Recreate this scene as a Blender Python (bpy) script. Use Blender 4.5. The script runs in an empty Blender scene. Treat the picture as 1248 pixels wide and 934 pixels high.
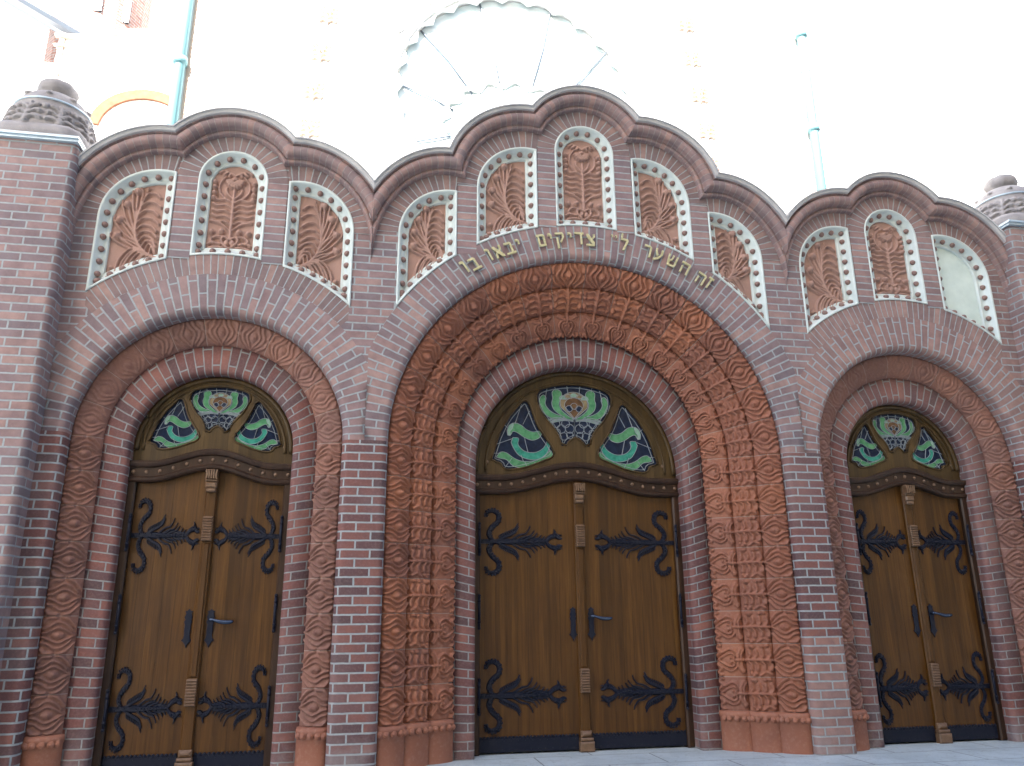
import bpy, math, random
import numpy as np
from math import sin, cos, pi, sqrt, radians
random.seed(7); rng = np.random.default_rng(7)
SC = bpy.context.scene
COL = SC.collection

# ------------------------------------------------------------------ basic helpers
def link(o, parent=None):
    COL.objects.link(o)
    if parent is not None:
        o.parent = parent
    return o

def thing(name, label, cat, loc=(0, 0, 0), group=None):
    o = bpy.data.objects.new(name, None)
    o.empty_display_size = .3
    o.location = loc
    COL.objects.link(o)
    o['label'] = label; o['category'] = cat; o['kind'] = 'thing'
    if group: o['group'] = group
    return o

def mkmesh(name, V, F, mats, uv=None, midx=None, smooth=False):
    me = bpy.data.meshes.new(name)
    me.from_pydata([tuple(map(float, v)) for v in V], [], F)
    if not isinstance(mats, (list, tuple)): mats = [mats]
    for m in mats: me.materials.append(m)
    if uv is not None:
        lay = me.uv_layers.new(name='UVMap')
        li = np.empty(len(me.loops), dtype=np.int32)
        me.loops.foreach_get('vertex_index', li)
        lay.data.foreach_set('uv', np.asarray(uv, dtype=np.float32)[li].ravel())
    if midx is not None:
        me.polygons.foreach_set('material_index', np.asarray(midx, dtype=np.int32))
    if smooth:
        me.polygons.foreach_set('use_smooth', np.ones(len(me.polygons), dtype=bool))
    me.update()
    return me

def put(name, me, parent=None, loc=(0, 0, 0), rot=None, scale=None):
    o = bpy.data.objects.new(name, me)
    o.location = loc
    if rot: o.rotation_euler = rot
    if scale: o.scale = scale
    return link(o, parent)

def grid_mesh(name, P, mats, UV=None, smooth=True):
    """P: (n,m,3) array of points."""
    n, m = P.shape[:2]
    idx = np.arange(n * m).reshape(n, m)
    F = np.stack([idx[:-1, :-1], idx[:-1, 1:], idx[1:, 1:], idx[1:, :-1]], -1).reshape(-1, 4)
    me = bpy.data.meshes.new(name)
    V = P.reshape(-1, 3)
    me.vertices.add(len(V)); me.vertices.foreach_set('co', V.astype(np.float32).ravel())
    me.loops.add(F.size); me.loops.foreach_set('vertex_index', F.astype(np.int32).ravel())
    me.polygons.add(len(F))
    me.polygons.foreach_set('loop_start', np.arange(0, F.size, 4, dtype=np.int32))
    me.polygons.foreach_set('loop_total', np.full(len(F), 4, dtype=np.int32))
    if not isinstance(mats, (list, tuple)): mats = [mats]
    for mt in mats: me.materials.append(mt)
    if UV is not None:
        lay = me.uv_layers.new(name='UVMap')
        lay.data.foreach_set('uv', UV.reshape(-1, 2)[F.ravel()].astype(np.float32).ravel())
    me.polygons.foreach_set('use_smooth', np.full(len(F), smooth, dtype=bool))
    me.update(calc_edges=True)
    me.validate()
    return me

class MB:
    """collects boxes, prisms, tubes and lathes into one mesh"""
    def __init__(s): s.V = []; s.F = []; s.M = []
    def add(s, V, F, m=0):
        b = len(s.V); s.V += [tuple(v) for v in V]
        s.F += [tuple(b + i for i in f) for f in F]; s.M += [m] * len(F)
    def box(s, x0, x1, y0, y1, z0, z1, m=0, bev=0.0):
        if bev > 0:
            # chamfered on the front (low y) edges
            b = bev
            V = [(x0, y0 + b, z0), (x1, y0 + b, z0), (x1, y0 + b, z1), (x0, y0 + b, z1),
                 (x0 + b, y0, z0 + b), (x1 - b, y0, z0 + b), (x1 - b, y0, z1 - b), (x0 + b, y0, z1 - b),
                 (x0, y1, z0), (x1, y1, z0), (x1, y1, z1), (x0, y1, z1)]
            F = [(4, 5, 6, 7), (0, 1, 5, 4), (1, 2, 6, 5), (2, 3, 7, 6), (3, 0, 4, 7),
                 (0, 8, 9, 1), (1, 9, 10, 2), (2, 10, 11, 3), (3, 11, 8, 0), (8, 11, 10, 9)]
        else:
            V = [(x0, y0, z0), (x1, y0, z0), (x1, y1, z0), (x0, y1, z0), (x0, y0, z1), (x1, y0, z1), (x1, y1, z1), (x0, y1, z1)]
            F = [(0, 3, 2, 1), (4, 5, 6, 7), (0, 1, 5, 4), (1, 2, 6, 5), (2, 3, 7, 6), (3, 0, 4, 7)]
        s.add(V, F, m)
    def ribbon(s, pts, ws, y0, y1, m=0):
        """tapered strip in the xz plane, front at y0, chamfered towards y1 (back)"""
        pts = np.array(pts, float); ws = np.array(ws, float)
        t = np.gradient(pts, axis=0); t /= (np.linalg.norm(t, axis=1, keepdims=True) + 1e-9)
        n = np.stack([-t[:, 1], t[:, 0]], 1)
        V = []
        for p, nn, w in zip(pts, n, ws):
            a = p + nn * w; b = p - nn * w; a2 = p + nn * w * .6; b2 = p - nn * w * .6
            V += [(a[0], y1, a[1]), (a2[0], y0, a2[1]), (b2[0], y0, b2[1]), (b[0], y1, b[1])]
        F = []
        for i in range(len(pts) - 1):
            q = 4 * i
            F += [(q, q + 4, q + 5, q + 1), (q + 1, q + 5, q + 6, q + 2), (q + 2, q + 6, q + 7, q + 3)]
        F += [(0, 1, 2, 3), tuple(4 * (len(pts) - 1) + k for k in (3, 2, 1, 0))]
        s.add(V, F, m)
    def lathe(s, prof, cx=0, cy=0, n=24, m=0, bump=None):
        V = []
        for (r, z) in prof:
            for k in range(n):
                a = 2 * pi * k / n
                rr = r if bump is None else r + bump(a, z, r)
                V.append((cx + rr * cos(a), cy + rr * sin(a), z))
        F = []
        for i in range(len(prof) - 1):
            for k in range(n):
                F.append((i * n + k, i * n + (k + 1) % n, (i + 1) * n + (k + 1) % n, (i + 1) * n + k))
        F.append(tuple(reversed(range(n)))); F.append(tuple((len(prof) - 1) * n + k for k in range(n)))
        s.add(V, F, m)
    def tube(s, pts, rs, n=8, m=0):
        pts = np.array(pts, float)
        if np.isscalar(rs): rs = [rs] * len(pts)
        t = np.gradient(pts, axis=0); t /= (np.linalg.norm(t, axis=1, keepdims=True) + 1e-9)
        V = []
        for p, d, r in zip(pts, t, rs):
            u = np.cross(d, (0, 0, 1)) if abs(d[2]) < .9 else np.cross(d, (1, 0, 0))
            u /= np.linalg.norm(u); w = np.cross(d, u)
            for k in range(n):
                a = 2 * pi * k / n
                V.append(p + r * (cos(a) * u + sin(a) * w))
        F = []
        for i in range(len(pts) - 1):
            for k in range(n):
                F.append((i * n + k, i * n + (k + 1) % n, (i + 1) * n + (k + 1) % n, (i + 1) * n + k))
        F.append(tuple(reversed(range(n)))); F.append(tuple((len(pts) - 1) * n + k for k in range(n)))
        s.add(V, F, m)
    def dome(s, x, y, z, r, h=None, n=8, m=0, k=3):
        """half ball sticking out towards -y"""
        h = h or r
        V = []; F = []
        for i in range(k):
            a = i / k * pi / 2
            for j in range(n):
                b = 2 * pi * j / n
                V.append((x + r * cos(a) * cos(b), y - h * sin(a), z + r * cos(a) * sin(b)))
        V.append((x, y - h, z))
        for i in range(k - 1):
            for j in range(n):
                F.append((i * n + j, i * n + (j + 1) % n, (i + 1) * n + (j + 1) % n, (i + 1) * n + j))
        for j in range(n):
            F.append(((k - 1) * n + j, (k - 1) * n + (j + 1) % n, k * n))
        s.add(V, F, m)
    def mesh(s, name, mats, uvf=None, smooth=False):
        uv = None if uvf is None else [uvf(v) for v in s.V]
        return mkmesh(name, s.V, s.F, mats, uv, s.M, smooth)

def flat_mesh(name, outlines, y0, y1, mats, bev=0.0, uvf=None):
    """filled 2-D outlines in xz (inner outlines are holes), a solid from y0 (front) to y1 (back)"""
    cu = bpy.data.curves.new(name, 'CURVE'); cu.dimensions = '2D'; cu.fill_mode = 'BOTH'
    th = abs(y1 - y0) / 2
    cu.extrude = max(th - bev, 1e-4); cu.bevel_depth = bev; cu.bevel_resolution = 2; cu.offset = -bev
    for pts in outlines:
        sp = cu.splines.new('POLY'); sp.points.add(len(pts) - 1)
        sp.points.foreach_set('co', np.array([(p[0], p[1], 0, 1) for p in pts], np.float32).ravel())
        sp.use_cyclic_u = True
    ob = bpy.data.objects.new(name, cu); COL.objects.link(ob)
    dg = bpy.context.evaluated_depsgraph_get(); dg.update()
    me = bpy.data.meshes.new_from_object(ob.evaluated_get(dg))
    bpy.data.objects.remove(ob); bpy.data.curves.remove(cu)
    n = len(me.vertices); co = np.empty(n * 3, np.float32); me.vertices.foreach_get('co', co); co = co.reshape(-1, 3)
    ym = (y0 + y1) / 2
    new = np.stack([co[:, 0], ym - co[:, 2], co[:, 1]], 1)
    me.vertices.foreach_set('co', new.ravel())
    me.materials.clear()
    for m in (mats if isinstance(mats, (list, tuple)) else [mats]): me.materials.append(m)
    while me.uv_layers: me.uv_layers.remove(me.uv_layers[0])
    lay = me.uv_layers.new(name='UVMap')
    li = np.empty(len(me.loops), np.int32); me.loops.foreach_get('vertex_index', li)
    uv = new[:, [0, 2]].copy()
    uv[:, 0] += new[:, 1] * .999
    if uvf is not None: uv = np.array([uvf(v) for v in new], np.float32)
    lay.data.foreach_set('uv', uv[li].astype(np.float32).ravel())
    me.polygons.foreach_set('use_smooth', np.zeros(len(me.polygons), bool))
    me.name = name; me.update()
    return me

def arc(cx, cz, rx, rz, a0, a1, n):
    return [(cx + rx * cos(radians(a0 + (a1 - a0) * i / n)), cz + rz * sin(radians(a0 + (a1 - a0) * i / n))) for i in range(n + 1)]

def spline(pts, n=20):
    """Catmull-Rom through pts"""
    P = np.array(pts, float)
    P = np.vstack([2 * P[0] - P[1], P, 2 * P[-1] - P[-2]])
    out = []
    seg = len(P) - 3
    for i in range(n + 1):
        u = min(i / n * seg, seg - 1e-6); k = int(u); t = u - k
        a, b, c, d = P[k:k + 4]
        out.append(.5 * ((2 * b) + (-a + c) * t + (2 * a - 5 * b + 4 * c - d) * t * t + (-a + 3 * b - 3 * c + d) * t ** 3))
    return np.array(out)

# ------------------------------------------------------------------ materials
class NT:
    def __init__(s, name):
        s.m = bpy.data.materials.new(name); s.m.use_nodes = True
        s.t = s.m.node_tree; s.t.nodes.clear()
        s.out = s.n('ShaderNodeOutputMaterial'); s.b = s.n('ShaderNodeBsdfPrincipled')
        s.l(s.b.outputs[0], s.out.inputs['Surface'])
    def n(s, t, **kw):
        o = s.t.nodes.new(t)
        for k, v in kw.items(): setattr(o, k, v)
        return o
    def l(s, a, b): s.t.links.new(a, b)
    def noise(s, vec, scale, detail=4, rough=.55):
        o = s.n('ShaderNodeTexNoise'); o.inputs['Scale'].default_value = scale
        o.inputs['Detail'].default_value = detail; o.inputs['Roughness'].default_value = rough
        if vec is not None: s.l(vec, o.inputs['Vector'])
        return o.outputs['Fac']
    def ramp(s, fac, stops):
        o = s.n('ShaderNodeValToRGB'); e = o.color_ramp.elements
        while len(e) < len(stops): e.new(.5)
        for i, (p, c) in enumerate(stops):
            e[i].position = p; e[i].color = (c[0], c[1], c[2], 1) if not np.isscalar(c) else (c, c, c, 1)
        s.l(fac, o.inputs[0]); return o.outputs[0]
    def mix(s, fac, a, b, mode='MIX'):
        o = s.n('ShaderNodeMix', data_type='RGBA', blend_type=mode)
        for sock, v in ((o.inputs[0], fac), (o.inputs[6], a), (o.inputs[7], b)):
            if hasattr(v, 'is_linked') or hasattr(v, 'links'): s.l(v, sock)
            elif np.isscalar(v): sock.default_value = v
            else: sock.default_value = (*v, 1)
        return o.outputs[2]
    def math(s, op, a, b=None, c=None):
        o = s.n('ShaderNodeMath', operation=op)
        for i, v in enumerate((a, b, c)):
            if v is None: continue
            if hasattr(v, 'links'): s.l(v, o.inputs[i])
            else: o.inputs[i].default_value = v
        return o.outputs[0]
    def bump(s, h, dist, strength=1.0, normal=None):
        o = s.n('ShaderNodeBump'); o.inputs['Distance'].default_value = dist; o.inputs['Strength'].default_value = strength
        s.l(h, o.inputs['Height'])
        if normal is not None: s.l(normal, o.inputs['Normal'])
        s.l(o.outputs[0], s.b.inputs['Normal']); return o.outputs[0]
    def set(s, **kw):
        for k, v in kw.items():
            i = s.b.inputs[k.replace('_', ' ')]
            if hasattr(v, 'links'): s.l(v, i)
            elif np.isscalar(v): i.default_value = v
            else: i.default_value = (*v, 1)
    def uv(s): return s.n('ShaderNodeUVMap').outputs[0]
    def obj(s): return s.n('ShaderNodeTexCoord').outputs['Object']
    def pos(s): return s.n('ShaderNodeNewGeometry').outputs['Position']

def brick_mat(name, bw=.214, rh=.0645, offset=.5, mortar=.0072, stops=None, mcol=(.30, .32, .325), salmon=1.0):
    k = NT(name)
    uv = k.uv(); pos = k.pos()
    # slight waviness of the joints
    nz = k.n('ShaderNodeTexNoise'); nz.inputs['Scale'].default_value = 22; nz.inputs['Detail'].default_value = 2
    k.l(uv, nz.inputs['Vector'])
    vm = k.n('ShaderNodeVectorMath', operation='MULTIPLY_ADD')
    k.l(nz.outputs['Color'], vm.inputs[0]); vm.inputs[1].default_value = (.006, .005, 0)
    ad = k.n('ShaderNodeVectorMath', operation='ADD'); k.l(uv, ad.inputs[0]); ad.inputs[1].default_value = (-.003, -.0025, 0)
    k.l(ad.outputs[0], vm.inputs[2])
    br = k.n('ShaderNodeTexBrick'); k.l(vm.outputs[0], br.inputs['Vector'])
    br.offset = offset; br.offset_frequency = 2; br.squash = 1
    br.inputs['Color1'].default_value = (0, 0, 0, 1); br.inputs['Color2'].default_value = (1, 1, 1, 1)
    br.inputs['Mortar'].default_value = (.5, .5, .5, 1); br.inputs['Scale'].default_value = 1
    br.inputs['Mortar Size'].default_value = mortar; br.inputs['Mortar Smooth'].default_value = .25
    br.inputs['Bias'].default_value = 0; br.inputs['Brick Width'].default_value = bw; br.inputs['Row Height'].default_value = rh
    stops = stops or [(0, (.145, .112, .124)), (.25, (.192, .134, .140)), (.5, (.232, .148, .146)), (.76, (.270, .165, .152)), (1, (.335, .21, .182))]  # default bricks lightened and greyed to imitate glare on the upper wall
    c = k.ramp(br.outputs['Color'], stops)
    sq = k.n('ShaderNodeSeparateXYZ'); k.l(pos, sq.inputs[0])
    upper_right = k.math('MULTIPLY', k.ramp(k.math('MULTIPLY_ADD', sq.outputs[0], .25, 0.0), [(.44, 0), (.52, 1)]), k.ramp(k.math('MULTIPLY', sq.outputs[2], .25), [(.60, 0), (.66, .55)]))
    patch = k.math('MAXIMUM', upper_right, k.ramp(k.noise(pos, .9, 2), [(.60, 0), (.64, .5)]))
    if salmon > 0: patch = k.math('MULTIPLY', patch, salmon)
    c = k.mix(patch, c, k.mix(br.outputs['Color'], (.24, .142, .124), (.33, .198, .165)))      # paler bricks at the upper right and in random patches
    # firing marks within a brick
    n1 = k.noise(pos, 9, 5, .6); n2 = k.noise(pos, 55, 4, .65); n3 = k.noise(pos, 1.3, 3)
    c = k.mix(k.ramp(n1, [(.35, 0), (.72, .55)]), c, (.075, .04, .045))
    c = k.mix(k.ramp(n2, [(.45, 0), (.8, .35)]), c, (.27, .17, .15))
    c = k.mix(k.ramp(n3, [(.5, 0), (.68, .25)]), c, (.26, .19, .18))        # lime bloom patches
    mc = k.mix(k.ramp(k.noise(pos, 30, 3), [(.3, 0), (.7, .6)]), mcol, tuple(v * .62 for v in mcol))
    col = k.mix(br.outputs['Fac'], c, mc)
    sz = k.n('ShaderNodeSeparateXYZ'); k.l(pos, sz.inputs[0])
    low = k.ramp(sz.outputs[2], [(0, .55), (.06, .35), (.30, 0)])
    salt = k.math('MULTIPLY', low, k.ramp(k.noise(pos, 5, 5, .65), [(.40, 0), (.62, 1)]))
    col = k.mix(salt, col, (.30, .28, .28))                                # salts rising near the ground
    k.set(Base_Color=col, Roughness=k.ramp(n2, [(.2, .62), (.8, .85)]))
    h = k.math('SUBTRACT', 1.0, br.outputs['Fac'])
    h2 = k.math('ADD', h, k.math('MULTIPLY', n2, .35))
    h2 = k.math('ADD', h2, k.math('MULTIPLY', n1, .35))
    k.bump(h2, .006, .9)
    return k.m

M = {}
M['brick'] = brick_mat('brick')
M['header'] = brick_mat('header_brick', bw=.40, offset=0)
M['ring'] = brick_mat('arch_brick')
RED = [(0, (.060, .031, .034)), (.22, (.095, .036, .036)), (.5, (.135, .045, .038)), (.74, (.165, .056, .043)), (1, (.21, .080, .058))]  # piers and reveals keep the darker red, free of the glare lightening
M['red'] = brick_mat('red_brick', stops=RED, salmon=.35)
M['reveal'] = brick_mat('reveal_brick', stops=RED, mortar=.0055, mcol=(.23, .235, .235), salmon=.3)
M['soldier'] = brick_mat('soldier_brick', bw=.40, rh=.054, offset=0, mortar=.005,
                         stops=[(0, (.14, .10, .10)), (.4, (.19, .125, .117)), (.75, (.235, .145, .13)), (1, (.29, .18, .15))])
M['moulded'] = brick_mat('moulded_brick', bw=.60, rh=.056, offset=0, mortar=.0032,
                         stops=[(0, (.20, .145, .143)), (.4, (.26, .172, .160)), (.75, (.31, .195, .172)), (1, (.38, .23, .19))], mcol=(.27, .23, .22))  # cornice brick lightened to imitate the haze over the upper wall
M['salmon'] = brick_mat('salmon_brick', stops=[(0, (.21, .10, .08)), (.4, (.27, .13, .10)), (1, (.34, .17, .13))])

def terracotta(name, a, b, c, unit=True):
    k = NT(name); pos = k.pos()
    n1 = k.noise(pos, 3, 4); n2 = k.noise(pos, 40, 5, .65)
    if unit:
        uv = k.uv(); sx = k.n('ShaderNodeSeparateXYZ'); k.l(uv, sx.inputs[0])
        fl = k.math('FLOOR', sx.outputs[1])
        wn = k.n('ShaderNodeTexWhiteNoise', noise_dimensions='1D'); k.l(fl, wn.inputs['W'])
        col = k.ramp(wn.outputs['Value'], [(0, a), (.5, b), (1, c)])
        fr = k.math('FRACT', sx.outputs[1])
        d = k.math('MINIMUM', fr, k.math('SUBTRACT', 1.0, fr))
        j = k.math('LESS_THAN', d, .010)
    else:
        col = k.ramp(n1, [(.3, a), (.5, b), (.75, c)])
    col = k.mix(k.ramp(n1, [(.4, 0), (.75, .3)]), col, tuple(v * .7 for v in a))
    col = k.mix(k.ramp(n2, [(.5, 0), (.8, .35)]), col, (.40, .26, .20))
    if unit: col = k.mix(j, col, (.27, .20, .17))
    k.set(Base_Color=col, Roughness=.68, Specular_IOR_Level=.4)
    k.bump(n2, .003, .6)
    return k.m
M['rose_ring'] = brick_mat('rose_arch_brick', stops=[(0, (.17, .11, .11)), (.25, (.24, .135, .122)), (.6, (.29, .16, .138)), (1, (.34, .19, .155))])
M['terra'] = terracotta('terracotta', (.205, .080, .052), (.245, .091, .053), (.290, .108, .056))
M['terra_dusty'] = terracotta('dusty_terracotta', (.165, .078, .060), (.19, .088, .066), (.22, .098, .068))
M['terra_plain'] = terracotta('terracotta_plain', (.21, .082, .054), (.26, .10, .06), (.31, .125, .075), unit=False)
M['relief'] = terracotta('brown_terracotta', (.29, .175, .140), (.34, .20, .158), (.39, .235, .185), unit=False)

k = NT('glazed_white'); pos = k.pos()
n = k.noise(pos, 6, 4)
k.set(Base_Color=k.ramp(n, [(.3, (.45, .50, .48)), (.7, (.56, .61, .58))]), Roughness=.3, Specular_IOR_Level=.5)
M['white'] = k.m
k = NT('white_render'); pos = k.pos()
k.set(Base_Color=k.ramp(k.noise(pos, 8, 5), [(.3, (.46, .54, .50)), (.7, (.56, .64, .59))]), Roughness=.7)
k.bump(k.noise(pos, 60, 4), .002, .5)
M['render'] = k.m
k = NT('stud_glaze'); k.set(Base_Color=(.20, .115, .095), Roughness=.35); M['stud'] = k.m

k = NT('coping_metal'); pos = k.pos()
k.set(Base_Color=k.ramp(k.noise(pos, 5, 4), [(.3, (.36, .345, .345)), (.7, (.47, .45, .44))]), Roughness=.6, Metallic=.0)  # coping colour lightened for upper haze and its under-lit face
M['coping'] = k.m
k = NT('zinc'); k.set(Base_Color=(.42, .50, .56), Roughness=.4, Metallic=.4); M['zinc'] = k.m

def wood(name, a, b, c):
    k = NT(name); o = k.obj()
    mp = k.n('ShaderNodeMapping'); mp.inputs['Scale'].default_value = (1, 1, .045); k.l(o, mp.inputs[0])
    g = k.noise(mp.outputs[0], 60, 6, .65)
    g2 = k.noise(mp.outputs[0], 9, 3)
    sx = k.n('ShaderNodeSeparateXYZ'); k.l(o, sx.inputs[0])
    pl = k.math('MULTIPLY', sx.outputs[0], 1 / .088)
    wn = k.n('ShaderNodeTexWhiteNoise', noise_dimensions='1D'); k.l(k.math('FLOOR', pl), wn.inputs['W'])
    col = k.ramp(g, [(.25, a), (.5, b), (.78, c)])
    col = k.mix(k.math('MULTIPLY', wn.outputs['Value'], .48), col, tuple(v * .55 for v in b))
    col = k.mix(k.ramp(g2, [(.45, 0), (.7, .55)]), col, tuple(v * .5 for v in a))
    mp2 = k.n('ShaderNodeMapping'); mp2.inputs['Scale'].default_value = (1, 1, .02); k.l(o, mp2.inputs[0])
    col = k.mix(k.ramp(k.noise(mp2.outputs[0], 22, 3), [(.52, 0), (.70, .28)]), col, tuple(v * 1.35 for v in c))
    fr = k.math('FRACT', pl); d = k.math('MINIMUM', fr, k.math('SUBTRACT', 1.0, fr))
    jt = k.math('LESS_THAN', d, .018)
    col = k.mix(k.math('MULTIPLY', jt, .5), col, tuple(v * .35 for v in a))
    n3 = k.noise(o, 4, 3)
    k.set(Base_Color=col, Roughness=k.ramp(n3, [(.3, .34), (.7, .5)]), Specular_IOR_Level=.28)
    k.bump(k.math('SUBTRACT', k.math('MULTIPLY', g, .5), jt), .0025, .7)
    return k.m
M['oak'] = wood('oak', (.042, .0155, .0028), (.074, .030, .0050), (.118, .053, .0095))
M['dark_oak'] = wood('dark_oak', (.022, .010, .006), (.036, .017, .009), (.055, .027, .014))
M['frame_oak'] = wood('frame_oak', (.040, .022, .007), (.066, .038, .012), (.095, .057, .020))
k = NT('carved_oak'); o = k.obj()
k.set(Base_Color=k.ramp(k.noise(o, 30, 4), [(.3, (.10, .055, .028)), (.7, (.17, .10, .06))]), Roughness=.4); M['carved'] = k.m
k = NT('wrought_iron'); o = k.obj(); nn = k.noise(o, 45, 4)
k.set(Base_Color=(.006, .008, .018), Roughness=k.ramp(nn, [(.3, .38), (.7, .6)]), Specular_IOR_Level=.22); k.bump(nn, .002, .6); M['iron'] = k.m
k = NT('handle_steel'); k.set(Base_Color=(.05, .07, .11), Roughness=.25, Metallic=.8); M['steel'] = k.m

def glass(name, a, b, rough=.12):
    k = NT(name); pos = k.pos(); nn = k.noise(pos, 26, 3); n2 = k.noise(pos, 110, 2)
    k.set(Base_Color=k.ramp(nn, [(.3, a), (.7, b)]), Roughness=rough, Specular_IOR_Level=.16)
    k.bump(k.math('ADD', nn, k.math('MULTIPLY', n2, .4)), .003, .35); return k.m
M['g_navy'] = glass('navy_glass', (.004, .008, .022), (.012, .022, .05), .1)
M['g_green'] = glass('green_glass', (.040, .155, .072), (.10, .265, .130), .2)
M['g_pale'] = glass('pale_glass', (.15, .27, .20), (.25, .38, .30), .2)
M['g_teal'] = glass('teal_glass', (.015, .14, .10), (.05, .27, .20), .15)
M['g_amber'] = glass('amber_glass', (.15, .11, .055), (.24, .19, .115), .2)
M['g_brown'] = glass('brown_glass', (.06, .03, .015), (.13, .07, .035), .2)
k = NT('lead'); k.set(Base_Color=(.24, .27, .30), Roughness=.5); M['lead'] = k.m

k = NT('gilt'); pos = k.pos(); nn = k.noise(pos, 40, 3)
k.set(Base_Color=k.ramp(nn, [(.3, (.40, .37, .20)), (.7, (.58, .55, .36))]), Roughness=.3, Metallic=.55); M['gilt'] = k.m

k = NT('sandstone'); pos = k.pos(); n1 = k.noise(pos, 6, 5); n2 = k.noise(pos, 50, 5, .7)
c = k.ramp(n1, [(.3, (.22, .20, .20)), (.7, (.33, .305, .30))]); c = k.mix(k.ramp(n2, [(.5, 0), (.8, .4)]), c, (.3, .28, .27))
k.set(Base_Color=c, Roughness=.85); k.bump(n2, .006, .7); M['stone'] = k.m
k = NT('plaster'); pos = k.pos()
k.set(Base_Color=k.ramp(k.noise(pos, 2, 4), [(.3, (.76, .75, .72)), (.7, (.82, .81, .79))]), Roughness=.85)
k.bump(k.noise(pos, 80, 3), .002, .4); M['plaster'] = k.m
k = NT('orange_terracotta'); pos = k.pos()
k.set(Base_Color=k.ramp(k.noise(pos, 14, 4), [(.3, (.55, .40, .31)), (.7, (.66, .52, .42))]), Roughness=.8); M['orange'] = k.m
k = NT('arch_terracotta'); pos = k.pos()
k.set(Base_Color=k.ramp(k.noise(pos, 14, 4), [(.3, (.125, .043, .018)), (.7, (.20, .078, .036))]), Roughness=.85); M['arch_orange'] = k.m
k = NT('patina_copper'); k.set(Base_Color=(.115, .255, .285), Roughness=.6); M['copper'] = k.m
k = NT('pale_leaded_glass'); pos = k.pos()
k.set(Base_Color=k.ramp(k.noise(pos, 5, 3), [(.4, (.55, .66, .68)), (.7, (.72, .76, .76))]), Roughness=.35); M['roseglass'] = k.m
k = NT('grey_metal'); k.set(Base_Color=(.10, .12, .15), Roughness=.6, Metallic=.3); M['roofmetal'] = k.m
k = NT('granite_paving'); pos = k.pos(); n1 = k.noise(pos, 2.2, 5); n2 = k.noise(pos, 70, 4, .7)
c = k.ramp(n1, [(.3, (.34, .39, .41)), (.7, (.46, .52, .54))]); c = k.mix(k.ramp(n2, [(.45, 0), (.75, .5)]), c, (.28, .29, .29))
br = k.n('ShaderNodeTexBrick'); k.l(pos, br.inputs['Vector']); br.inputs['Scale'].default_value = 1
br.inputs['Brick Width'].default_value = .9; br.inputs['Row Height'].default_value = .42; br.inputs['Mortar Size'].default_value = .006
c = k.mix(br.outputs['Fac'], c, (.16, .17, .17))
c = k.mix(k.ramp(k.noise(pos, 7, 5, .7), [(.5, 0), (.7, .4)]), c, (.22, .23, .23))
c = k.mix(k.ramp(k.noise(pos, 24, 5, .7), [(.58, 0), (.66, .55)]), c, (.15, .14, .13))       # grit and spots
k.set(Base_Color=c, Roughness=.7); k.bump(n2, .003, .6); M['paving'] = k.m
k = NT('asphalt'); pos = k.pos(); n2 = k.noise(pos, 60, 5, .7)
k.set(Base_Color=k.ramp(n2, [(.3, (.04, .04, .042)), (.7, (.065, .065, .066))]), Roughness=.9); k.bump(n2, .006, .8); M['asphalt'] = k.m
k = NT('ochre_render'); pos = k.pos()
k.set(Base_Color=k.ramp(k.noise(pos, 1.5, 4), [(.3, (.42, .34, .22)), (.7, (.50, .41, .28))]), Roughness=.9); M['ochre'] = k.m
k = NT('roof_tile'); k.set(Base_Color=(.22, .08, .05), Roughness=.8); M['tile'] = k.m
k = NT('window_glass'); k.set(Base_Color=(.03, .04, .05), Roughness=.08); M['wglass'] = k.m

# ------------------------------------------------------------------ relief height fields
def hfield(nu, nv, W, H, strokes=(), blobs=(), wavy=0.0):
    X, Y = np.meshgrid(np.linspace(0, W, nu), np.linspace(0, H, nv), indexing='ij')
    Z = np.zeros_like(X)
    for st in strokes:
        pts, w0, w1, h = st[:4]
        P = spline(pts, 12) if len(pts) > 2 else np.array(pts, float)
        best = np.full_like(X, -1.0)
        L = len(P) - 1
        for i in range(L):
            a, b = P[i], P[i + 1]; d = b - a; dd = d @ d + 1e-12
            t = np.clip(((X - a[0]) * d[0] + (Y - a[1]) * d[1]) / dd, 0, 1)
            dist = np.hypot(X - a[0] - t * d[0], Y - a[1] - t * d[1])
            f = (i + t) / L
            w = w0 + (w1 - w0) * f
            if len(st) > 4: w = w0 + (w1 - w0) * np.abs(2 * f - 1) if st[4] == 'leaf' else w
            q = 1 - (dist / np.maximum(w, 1e-4)) ** 2
            best = np.maximum(best, q)
        Z = np.maximum(Z, np.where(best > 0, h * np.sqrt(np.maximum(best, 0)), 0))
    for (x, y, rx, ry, h) in blobs:
        q = 1 - ((X - x) / rx) ** 2 - ((Y - y) / ry) ** 2
        Z = np.maximum(Z, np.where(q > 0, h * np.sqrt(np.maximum(q, 0)), 0))
    return Z

def leaf(pts, w, h): return (pts, w * .25, w * 1.0, h)          # thickens to the tip
def mir(st, W): return ([(W - p[0], p[1]) for p in st[0]], *st[1:])

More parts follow.
